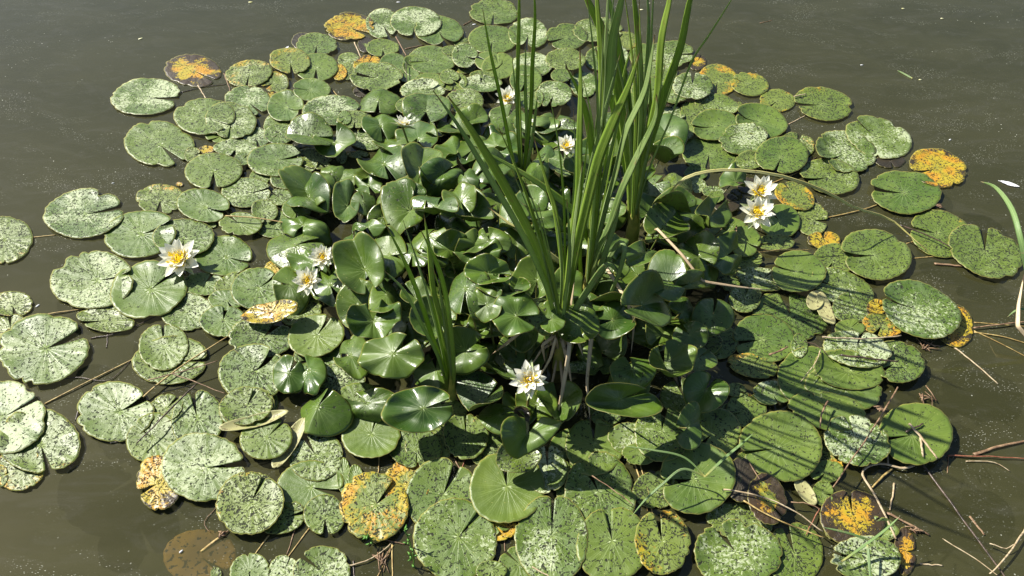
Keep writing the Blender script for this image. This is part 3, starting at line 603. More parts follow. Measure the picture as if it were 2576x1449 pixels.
# ---------------------------------------------------------------- water lilies
def petal_mesh(length, width, cupv, bend):
    V, F = [], []; n, m = 9, 4
    for i in range(n+1):
        t = i/n; wv = width*(math.sin(math.pi*min(1, t*.93+.07))**.8)*(1-.25*t) if t < 1 else 0
        for k in range(m+1):
            s = k/m*2-1
            x = t*length; y = s*wv*.5
            z = bend*t*t*length + cupv*width*(s*s)*math.sin(math.pi*min(1, t*.9+.1))
            V.append(Vector((x, y, z)))
    for i in range(n):
        for k in range(m):
            a = i*(m+1)+k; F.append((a, a+m+1, a+m+2, a+1))
    me = bpy.data.meshes.new('petal'); me.from_pydata([tuple(v) for v in V], [], F)
    for p in me.polygons: p.use_smooth = True
    return me
pm = {}
for kk, (l, wd, c, b) in {'out': (1.0, .54, .16, .08), 'mid': (.86, .48, .20, .16), 'in': (.58, .26, .24, .20)}.items():
    me = petal_mesh(l, wd, c, b); me.materials.append(M_PETAL); pm[kk] = me
me = petal_mesh(1.02, .34, .4, .02); me.materials.append(M_SEPAL); pm['sepal'] = me
def stamens():
    V, F = [], []
    rs = random.Random(4)
    for ring, (n, l, e, r0) in enumerate([(18, .32, 34, .10), (14, .27, 52, .07), (10, .22, 74, .04)]):
        for k in range(n):
            a = 2*math.pi*(k+ring*.4)/n + rs.uniform(-.1, .1); el = R(e+rs.uniform(-8, 8)); ll = l*rs.uniform(.85, 1.1)
            d = Vector((math.cos(a)*math.cos(el), math.sin(a)*math.cos(el), math.sin(el)))
            s = Vector((-math.sin(a), math.cos(a), 0)); b = Vector((math.cos(a)*r0, math.sin(a)*r0, .02)); i0 = len(V)
            top = b+d*ll+Vector((-math.cos(a), -math.sin(a), 0))*.05
            nn = s.cross(d)*.012
            for p, ww in ((b, .022), (b+d*ll*.6, .020), (top, .012)):
                V += [p-s*ww+nn, p+s*ww+nn, p+s*ww-nn, p-s*ww-nn]
            for q in (0, 4):
                for z in range(4):
                    F.append((i0+q+z, i0+q+(z+1) % 4, i0+q+4+(z+1) % 4, i0+q+4+z))
            F.append((i0+8, i0+9, i0+10, i0+11))
    i0 = len(V)
    for q, (rr_, zz) in enumerate([(.17, .02), (.13, .09), (.06, .13)]):
        for k in range(12): V.append(Vector((rr_*math.cos(k*math.pi/6), rr_*math.sin(k*math.pi/6), zz)))
    for q in range(2):
        for k in range(12): F.append((i0+q*12+k, i0+q*12+(k+1) % 12, i0+q*12+12+(k+1) % 12, i0+q*12+12+k))
    F.append(tuple(i0+24+k for k in range(12)))
    me = bpy.data.meshes.new('stamens'); me.from_pydata([tuple(v) for v in V], [], F); me.materials.append(M_STAMEN)
    return me
sm_me = stamens()
def lily(x, y, rpx, z, tilt, label, opening=1.0, seed=0, group='white water lilies open among the pads', nstal=True):
    rs = random.Random(900+seed)
    P = at(x, y, z); rad = rpx/FPX*(P-Vector((0, 0, CAM_H))).length
    root = empty('water_lily', P); tag(root, label, 'water lily', group)
    root.rotation_euler = (R(tilt[0]), R(tilt[1]), rs.uniform(0, 6.28))
    root.rotation_mode = 'XYZ'
    q = (Matrix.Rotation(R(tilt[1]), 4, 'Y') @ Matrix.Rotation(R(tilt[0]), 4, 'X') @ Matrix.Rotation(rs.uniform(0, 6.28), 4, 'Z'))
    root.rotation_euler = q.to_euler()
    def put(kind, n, elev, off, jit, nm='petal'):
        for k in range(n):
            o = bpy.data.objects.new(nm, pm[kind]); col.objects.link(o); o.parent = root
            a = 2*math.pi*(k+off)/n + rs.uniform(-jit, jit)
            e = R(elev + rs.uniform(-7, 7))
            o.rotation_euler = (rs.uniform(-.12, .12), -e, a); sc = rad*rs.uniform(.92, 1.06)
            o.scale = (sc, sc*rs.uniform(.9, 1.1), sc)
            o.location = (0, 0, {'sepal': -.04, 'out': 0, 'mid': .03, 'in': .06}[kind]*rad)
    put('sepal', 4, 4*opening, .3, .05, 'sepal'); put('out', 8, 8+(1-opening)*45, 0, .08); put('mid', 8, 26+(1-opening)*42, .5, .10); put('in', 5, 34+(1-opening)*30, .2, .12)
    s = bpy.data.objects.new('stamens', sm_me); col.objects.link(s); s.parent = root; s.scale = (rad*1.45,)*3; s.location = (0, 0, .05*rad)
    foot = Vector((P.x+rs.uniform(-.02, .02), P.y+.02, -.08))
    V, F = tube(catmull([foot, (foot+P)/2+Vector((.006, 0, 0)), P], 6), .0035, 6)
    inv = (Matrix.Translation(P) @ root.rotation_euler.to_matrix().to_4x4()).inverted()
    me = bpy.data.meshes.new('stalk'); me.from_pydata([tuple(inv @ v) for v in V], [], F); me.materials.append(M_STALK)
    o = bpy.data.objects.new('stalk', me); col.objects.link(o); o.parent = root
    return root
lily(455, 655, 56, .035, (20, -4), 'largest white water lily, alone on the pads at far left', seed=1)
lily(775, 708, 40, .10, (28, 4), 'lower white water lily of the pair left of the mound', .9, seed=2)
lily(812, 650, 36, .11, (24, 6), 'upper white water lily of the pair left of the mound', .85, seed=3)
lily(1012, 318, 33, .11, (-28, 14), 'white water lily seen from its side, its yellow centre hidden', .75, seed=4)
lily(1276, 250, 34, .05, (20, 0), 'rearmost white water lily, between thin green blades', .7, seed=5)
lily(1425, 370, 34, .15, (16, 4), 'white water lily left of the tall reeds, above raised leaves', .85, seed=6)
lily(1910, 484, 45, .075, (22, 4), 'upper white water lily of the touching pair at right', .85, seed=7)
lily(1903, 538, 47, .07, (20, 2), 'lower white water lily of the touching pair at right', .95, seed=8)
front = lily(1331, 957, 50, .15, (28, -2), 'frontmost white water lily, a bee on its stamens', 1.0, seed=9)
lily(1133, 941, 32, .05, (0, 20), 'white water lily half hidden behind the small left reeds', .9, seed=10)
lily(1287, 707, 19, .05, (12, 0), 'small shaded water lily deep among the raised leaves', .8, seed=11)

# bee on the front lily
P = at(1331, 955, .185); bee = empty('bee', P); tag(bee, 'small dark bee on the yellow stamens of the frontmost lily', 'bee')
V, F = tube(catmull([P+Vector((-.005, 0, 0)), P, P+Vector((.006, .002, 0))], 8), lambda t: .0006+.0022*math.sin(math.pi*min(1, t*.95+.03))*(1-.35*math.exp(-((t-.42)/.07)**2)), 8)
mesh_obj('body', V, F, M_BEE, parent=bee)
for s in (-1, 1):
    w0 = P+Vector((-.001, 0, .002)); pts = [w0, w0+Vector((.004, s*.002, .001)), w0+Vector((.006, s*.005, .001)), w0+Vector((.002, s*.004, .001))]
    mesh_obj('wing', pts, [(0, 1, 2, 3)], M_FEATHER, parent=bee)

# ---------------------------------------------------------------- reeds
def ribbon(pts, width, face_ang, seed, dry=False):
    """pts root->tip world; closed lens section with a keel"""
    V, F, UV = [], [], []; n = len(pts); rs = random.Random(seed); tw = rs.uniform(-.5, .5)
    cam_p = Vector((0, 0, CAM_H))
    for i, p in enumerate(pts):
        t = i/(n-1); tan = (pts[min(i+1, n-1)]-pts[max(i-1, 0)]).normalized()
        vw = (cam_p-p).normalized()
        s = tan.cross(vw).normalized(); nn = s.cross(tan).normalized()
        a = face_ang + tw*t; s2 = s*math.cos(a)+nn*math.sin(a); n2 = nn*math.cos(a)-s*math.sin(a)
        prof = min(1, .62+t*1.6) * (1 if t < .55 else max(0.0, 1-((t-.55)/.45)**1.9))
        wv = width*max(prof, .03)/max(.45, math.cos(a)); th = max(.0006, wv*.07); keel = wv*(.20 if not dry else .08)*(1-t*.7)
        sec = [(-.5, 0, keel), (-.25, th, keel*.45), (0, th, 0), (.25, th, keel*.45), (.5, 0, keel), (.25, -th, keel*.45), (0, -th*1.3, 0), (-.25, -th, keel*.45)]
        for (u, h, kk) in sec:
            V.append(p+s2*(u*wv)+n2*(h+kk)); UV.append((u+.5, t))
    for i in range(n-1):
        for k in range(8):
            a = i*8+k; b = i*8+(k+1) % 8; F.append((a, b, b+8, a+8))
    F.append(tuple(range(8))); F.append(tuple((n-1)*8+k for k in range(7, -1, -1)))
    return V, F, UV
def blade(root, px, width_px, m, lean, seed, ang=None, zs=None, name='blade', label=None):
    lean -= .10
    """px listed tip->root in the layout; the blade stands in a plane leaning by `lean` through its foot"""
    px = px[::-1]; rs = random.Random(seed)
    width_px *= .85
    b = at(px[0][0], px[0][1], 0.0 if zs is None else zs[::-1][0]); pts = []
    for i, (x, y) in enumerate(px):
        if zs is not None: pts.append(at(x, y, zs[::-1][i])); continue
        d = ray(x, y); t = (b.y+lean*CAM_H)/(d.y-lean*d.z); p = Vector((0, 0, CAM_H))+d*t
        pts.append(p)
    if m is M_DRY:                     # dead blades kink instead of bending
        fin = []
        for a_, b_ in zip(pts[:-1], pts[1:]):
            for q in range(6): fin.append(a_.lerp(b_, q/6))
        fin.append(pts[-1]); pts = [fin[0]]+[(fin[k-1]+fin[k]*4+fin[k+1])/6 for k in range(1, len(fin)-1)]+[fin[-1]]
    else: pts = catmull(pts, 22)
    dist = (pts[len(pts)//2]-Vector((0, 0, CAM_H))).length
    V, F, UV = ribbon(pts, width_px/FPX*dist, rs.uniform(-.7, .7) if ang is None else ang, seed, m in (M_DRY,))
    o = mesh_obj(name, V, F, m, parent=root, loc=None if root else pts[0], uv=lambda p, li, vi: UV[vi])
    if label: o['label'] = label
    return o
def sheath(root, px0, px1, r0, r1, m=M_SHEATH):
    b = at(*px0); d = ray(*px1); t = b.y/d.y; top = Vector((0, 0, CAM_H))+d*t
    V, F = tube(catmull([b-Vector((0, 0, .05)), b, (b+top)/2, top], 10), lambda q: (r0+(r1-r0)*q)*(1-.75*max(0, (q-.6)/.4)), 12, .7)
    return mesh_obj('sheath', V, F, m, parent=root)

fr = empty('reed_clump', at(1405, 905)); tag(fr, 'front tall reed clump with broad green blades and dry brown leaves at its foot', 'reeds', 'reed clumps growing through the lily pads')
A1, A2, B0 = (1405, 905), (1471, 785), (1588, 612)
for i, (p, wd, m, ln) in enumerate([
 ([(1126, 240), (1192, 333), (1275, 470), (1352, 623), (1392, 770), A1], 27, M_BLADE, .10),
 ([(1089, 227), (1159, 327), (1232, 450), (1302, 570), (1352, 670), (1388, 770), A1], 18, M_BLADE2, -.05),
 ([(1341, 337), (1379, 467), (1399, 533), (1417, 683), (1413, 783), A1], 15, M_BLADE, .15),
 ([(1459, 118), (1462, 233), (1459, 367), (1457, 480), (1441, 600), (1425, 750), A1], 20, M_BLADE, .05),
 ([(1611, 127), (1582, 217), (1546, 300), (1509, 393), (1486, 480), (1446, 650), (1419, 800), A1], 30, M_BLADE, .0),
 ([(1556, 690), (1526, 666), (1476, 733), (1434, 805), A1], 20, M_BLADE2, .0),
 ([(1395, 530), (1408, 600), (1414, 700), (1408, 800), A1], 9, M_BLADE2, .1),
 ([(1454, 400), (1452, 500), (1440, 620), (1424, 740), A1], 14, M_BLADE2, .2),
 ([(1426, 500), (1432, 640), (1420, 760), A1], 11, M_BLADE2, -.1)]):
    blade(fr, p, wd, m, ln, 20+i)
def extra(root, curves, n, seed, wlo=6, whi=11):
    rs = random.Random(seed)
    for k in range(n):
        a_, b_ = rs.sample(curves, 2); f = rs.uniform(.15, .85); cut = rs.uniform(0, .35)
        A = catmull([Vector(p) for p in a_], 12); B = catmull([Vector(p) for p in b_], 12)
        P = [p.lerp(q, f) for p, q in zip(A, B)][int(12*cut):]
        P = [tuple(p) for p in P[::2]] + [tuple(P[-1])] if len(P) % 2 == 0 else [tuple(p) for p in P[::2]]
        blade(root, P, rs.uniform(wlo, whi), rs.choice([M_BLADE, M_BLADE2, M_BLADE2]), rs.uniform(-.1, .25), seed*50+k)
extra(fr, [[(1126, 240), (1275, 470), (1392, 770), A1], [(1341, 337), (1399, 533), (1413, 783), A1], [(1459, 118), (1459, 367), (1441, 600), A1], [(1611, 127), (1509, 393), (1446, 650), A1], [(1530, 160), (1500, 380), (1440, 650), A1]], 10, 41)
sheath(fr, (1403, 925), (1410, 850), .017, .010, M_SHEATH)
for i, (p, wd, z) in enumerate([
 ([(1229, 898), (1292, 850), (1359, 783), (1385, 840), (1403, 905)], 15, [.05, .14, .22, .12, .0]),
 ([(1396, 1070), (1412, 1000), (1429, 900), (1436, 826), (1418, 860)], 13, [.01, .06, .14, .18, .1]),
 ([(1486, 1076), (1476, 963), (1489, 830), (1470, 796), (1439, 810), (1412, 880)], 14, [.02, .07, .16, .21, .18, .06]),
 ([(1372, 916), (1364, 868), (1395, 845), (1405, 880)], 11, [.05, .13, .15, .07]),
 ([(1440, 985), (1432, 930), (1420, 880), (1412, 850), (1408, 890)], 10, [.03, .07, .12, .13, .03]),
 ([(1330, 930), (1362, 880), (1390, 862), (1402, 890)], 8, [.04, .10, .10, .02]),
 ([(1468, 900), (1455, 860), (1432, 845), (1412, 885)], 9, [.06, .12, .13, .03]),
 ([(1418, 1010), (1415, 960), (1409, 900)], 9, [.02, .03, .04]),
 ([(1380, 990), (1392, 950), (1401, 900)], 7, [.02, .03, .04]),
 ([(1446, 700), (1436, 770), (1420, 850), (1406, 900)], 9, [.24, .18, .10, .0]),
 ([(1352, 960), (1385, 900), (1398, 850), (1404, 880)], 9, [.05, .11, .16, .07])]):
    blade(fr, p, wd, M_DRY, 0, 60+i, ang=.4, zs=z, label='dry brown drooping blade')
md = empty('reed_clump', at(*A2)); tag(md, 'middle reed clump with a pale sheath just behind the front reeds', 'reeds', 'reed clumps growing through the lily pads')
for i, (p, wd, m, ln) in enumerate([
 ([(1192, 367), (1292, 423), (1379, 480), (1450, 545), (1492, 640), (1488, 720), A2], 20, M_BLADE, .1),
 ([(1422, 163), (1456, 230), (1476, 290), (1489, 377), (1497, 500), (1488, 640), A2], 19, M_BLADE, -.05),
 ([(1575, -70), (1562, 0), (1539, 100), (1532, 200), (1509, 300), (1497, 467), (1486, 600), A2], 30, M_BLADE2, .08),
 ([(1647, 87), (1639, 150), (1622, 233), (1576, 333), (1552, 433), (1526, 520), (1495, 660), A2], 17, M_BLADE2, .1),
 ([(1652, 237), (1649, 300), (1602, 400), (1566, 480), (1536, 566), (1502, 650), A2], 20, M_BLADE2, -.1),
 ([(1500, -90), (1503, 0), (1512, 120), (1515, 250), (1505, 400), (1490, 550), A2], 17, M_BLADE, .02),
 ([(1532, -60), (1527, 60), (1519, 230), (1511, 370), (1495, 520), A2], 13, M_BLADE2, .2),
 ([(1566, 483), (1546, 560), (1520, 640), (1490, 730), A2], 16, M_BLADE2, .0),
 ([(1462, 440), (1462, 560), (1458, 660), A2], 12, M_BLADE, .15),
 ([(1492, 823), (1522, 766), (1556, 690), (1571, 626), (1556, 612), (1528, 660), (1490, 735), A2], 15, M_BLADE2, None)]):
    if ln is None: blade(md, p, wd, m, 0, 100+i, ang=.3, zs=[.03, .10, .19, .26, .26, .2, .1, 0])
    else: blade(md, p, wd, m, ln, 100+i)
blade(md, [(1226, 520), (1309, 583), (1379, 636), (1446, 690), (1468, 730)], 15, M_YEL, 0, 130, ang=.2, zs=[.26, .22, .18, .12, .04], label='yellow dying blade')
blade(md, [(1462, 680), (1439, 766), (1462, 780)], 17, M_DRY, 0, 131, ang=.2, zs=[.12, .10, .0], label='dry brown blade')
extra(md, [[(1422, 163), (1476, 290), (1497, 500), A2], [(1575, -70), (1532, 200), (1497, 467), A2], [(1500, -90), (1515, 250), (1490, 550), A2], [(1647, 87), (1576, 333), (1495, 660), A2], [(1652, 237), (1566, 480), (1502, 650), A2]], 12, 42)
sheath(md, (1469, 790), (1482, 660), .0125, .012)
rear = empty('reed_clump', at(*B0)); tag(rear, 'rear reed clump, tallest, with a yellow-green sheathed foot and a long arching blade', 'reeds', 'reed clumps growing through the lily pads')
for i, (p, wd, m, ln) in enumerate([
 ([(1440, -110), (1479, 0), (1519, 83), (1552, 200), (1572, 317), (1589, 433), (1590, 520), B0], 30, M_BLADE, .05),
 ([(1497, 113), (1517, 190), (1542, 267), (1566, 380), (1584, 480), B0], 18, M_BLADE, .1),
 ([(1585, -110), (1596, 0), (1606, 100), (1612, 233), (1608, 400), (1600, 500), B0], 18, M_BLADE, .15),
 ([(1700, -80), (1686, 0), (1666, 100), (1656, 233), (1636, 333), (1610, 480), B0], 20, M_BLADE, -.05),
 ([(1765, -90), (1735, 0), (1712, 117), (1676, 217), (1650, 310), (1609, 450), B0], 22, M_BLADE, .1),
 ([(1752, -60), (1728, 60), (1702, 160), (1672, 255), (1640, 350), (1602, 490), B0], 18, M_BLADE2, .2),
 ([(1872, -60), (1839, 0), (1784, 87), (1737, 160), (1686, 300), (1642, 400), (1610, 500), B0], 6, M_BLADE2, .1),
 ([(1592, 113), (1572, 177), (1560, 280), (1575, 420), B0], 9, M_BLADE, .2),
 ([(1624, -60), (1632, 60), (1625, 200), (1615, 350), (1600, 480), B0], 13, M_BLADE2, .3),
 ([(1510, -80), (1540, 40), (1566, 200), (1583, 360), B0], 17, M_BLADE, .25),
 ([(1636, 195), (1636, 280), (1620, 380), (1602, 480), B0], 13, M_BLADE, .0)]):
    blade(rear, p, wd, m, ln, 140+i)
blade(rear, [(2340, 636), (2297, 600), (2237, 550), (2150, 522), (2077, 482), (1967, 443), (1850, 428), (1767, 434), (1712, 457), (1672, 512), (1640, 590)], 9, M_YEL, 0, 160, ang=.25,
      zs=[.012, .03, .06, .11, .17, .22, .24, .24, .22, .14, 0], label='long arching blade turning yellow')
blade(rear, [(1957, 732), (1860, 722), (1767, 708), (1717, 642), (1651, 573), (1640, 600)], 8, M_DRY, 0, 161, ang=.2, zs=[.05, .08, .10, .14, .16, .02], label='dry brown bent blade')
blade(rear, [(1586, 906), (1596, 803), (1569, 743), (1512, 653), (1560, 620)], 10, M_DRY, 0, 162, ang=.3, zs=[.05, .12, .15, .16, .05], label='dry brown bent blade')
extra(rear, [[(1440, -110), (1552, 200), (1589, 433), B0], [(1585, -110), (1612, 233), (1600, 500), B0], [(1765, -90), (1676, 217), (1609, 450), B0], [(1700, -80), (1656, 233), (1610, 480), B0], [(1540, 60), (1580, 250), (1592, 450), B0]], 12, 43)
sheath(rear, (1586, 622), (1604, 500), .020, .019)
thin = empty('reed_clump', at(1315, 470)); tag(thin, 'thin rear reed tuft of narrow upright blades beside the rearmost lily', 'reeds', 'reed clumps growing through the lily pads')
for i, (p, wd, m, ln) in enumerate([
 ([(1214, 20), (1232, 127), (1259, 250), (1282, 367), (1296, 430), (1313, 475)], 11, M_BLADE, .1),
 ([(1306, -60), (1306, 40), (1303, 167), (1302, 300), (1312, 475)], 11, M_BLADE, .0),
 ([(1342, -50), (1346, 50), (1339, 167), (1336, 267), (1322, 400), (1316, 475)], 12, M_BLADE, .05),
 ([(1322, 110), (1321, 233), (1324, 330), (1317, 475)], 10, M_BLADE2, .15),
 ([(1287, 127), (1298, 250), (1308, 380), (1314, 475)], 6, M_BLADE2, -.05),
 ([(1302, 180), (1308, 300), (1314, 475)], 12, M_BLADE, .1), ([(1352, 240), (1340, 340), (1318, 475)], 9, M_BLADE2, .0)]):
    blade(thin, p, wd, m, ln, 180+i)
lf = empty('reed_clump', at(1138, 1000)); tag(lf, 'small low reed clump with short blades at the mound\'s front left', 'reeds', 'reed clumps growing through the lily pads')
for i, (p, wd, m, ln) in enumerate([
 ([(969, 563), (1019, 663), (1059, 766), (1086, 850), (1119, 940), (1136, 1005)], 15, M_BLADE, .1),
 ([(966, 680), (1019, 736), (1059, 816), (1102, 900), (1130, 1000)], 11, M_BLADE2, .0),
 ([(1067, 540), (1079, 616), (1089, 716), (1108, 790), (1134, 870), (1140, 1000)], 15, M_BLADE, .05),
 ([(1059, 580), (1089, 643), (1112, 710), (1129, 800), (1140, 916), (1140, 1000)], 15, M_BLADE, -.05),
 ([(1079, 740), (1102, 816), (1119, 900), (1136, 1000)], 12, M_BLADE, .1),
 ([(1104, 706), (1120, 820), (1136, 920), (1142, 1000)], 12, M_BLADE2, .0),
 ([(1120, 872), (1130, 920), (1142, 1000)], 9, M_BLADE2, .1), ([(1088, 640), (1096, 760), (1120, 880), (1138, 1000)], 10, M_BLADE2, .2)]):
    blade(lf, p, wd, m, ln, 200+i)
extra(lf, [[(969, 563), (1059, 766), (1119, 940), (1136, 1005)], [(1067, 540), (1100, 760), (1138, 1000)], [(1104, 706), (1126, 860), (1142, 1000)], [(1059, 580), (1120, 760), (1140, 1000)]], 5, 44, 5, 9)
sheath(lf, (1139, 1008), (1134, 930), .011, .008)
sp = empty('reed_shoot', at(1204, 850)); tag(sp, 'single short reed shoot between raised leaves right of the small reeds', 'reeds')
blade(sp, [(1186, 763), (1196, 800), (1203, 850)], 8, M_BLADE, 0, 220)
rg = empty('reed_clump', at(2640, 900)); tag(rg, 'pale bent grass blades at the right edge of the photo', 'reeds')
blade(rg, [(2467, 457), (2505, 472), (2545, 525), (2568, 600), (2590, 700), (2640, 900)], 13, M_GRASS, 0, 230, zs=[.20, .26, .28, .26, .18, 0])
blade(rg, [(2576, 690), (2562, 766), (2560, 820), (2585, 850), (2640, 900)], 10, M_TAN if False else M_DRY, 0, 231, zs=[.1, .08, .06, .04, 0], label='dry brown blade')
blade(rg, [(2534, 798), (2560, 780), (2590, 790), (2640, 900)], 6, M_GRASS, 0, 232, zs=[.03, .06, .06, 0])

def sprig(label, lst, loc, m=M_GRASS, grp='pale grass blades lying on the front pads'):
    r = empty('grass_sprig', at(*loc, .03)); tag(r, label, 'grass', grp)
    for i, (p, wd, z) in enumerate(lst): blade(r, p, wd, m, 0, 300+int(p[0][0])+i, ang=.2, zs=z)
sprig('pale grass sprig with a long blade slanting over dark water, front right of centre', [
 ([(1586, 1303), (1622, 1259), (1670, 1215), (1718, 1180), (1774, 1199)], 7, [.03, .06, .08, .09, .08]),
 ([(1562, 1121), (1640, 1132), (1720, 1150), (1774, 1199)], 6, [.09, .10, .10, .08]),
 ([(1897, 1089), (1862, 1120), (1827, 1149), (1774, 1199)], 8, [.10, .10, .09, .08])], (1774, 1199))
sprig('pale green grass sprig crossing the black-edged pad at lower right', [
 ([(2264, 1299), (2225, 1335), (2184, 1366), (2117, 1413)], 7, [.10, .08, .05, .035]),
 ([(2067, 1326), (2130, 1340), (2194, 1360)], 6, [.06, .06, .05]), ([(2190, 1460), (2186, 1410), (2182, 1370)], 7, [.04, .045, .05])], (2184, 1366))

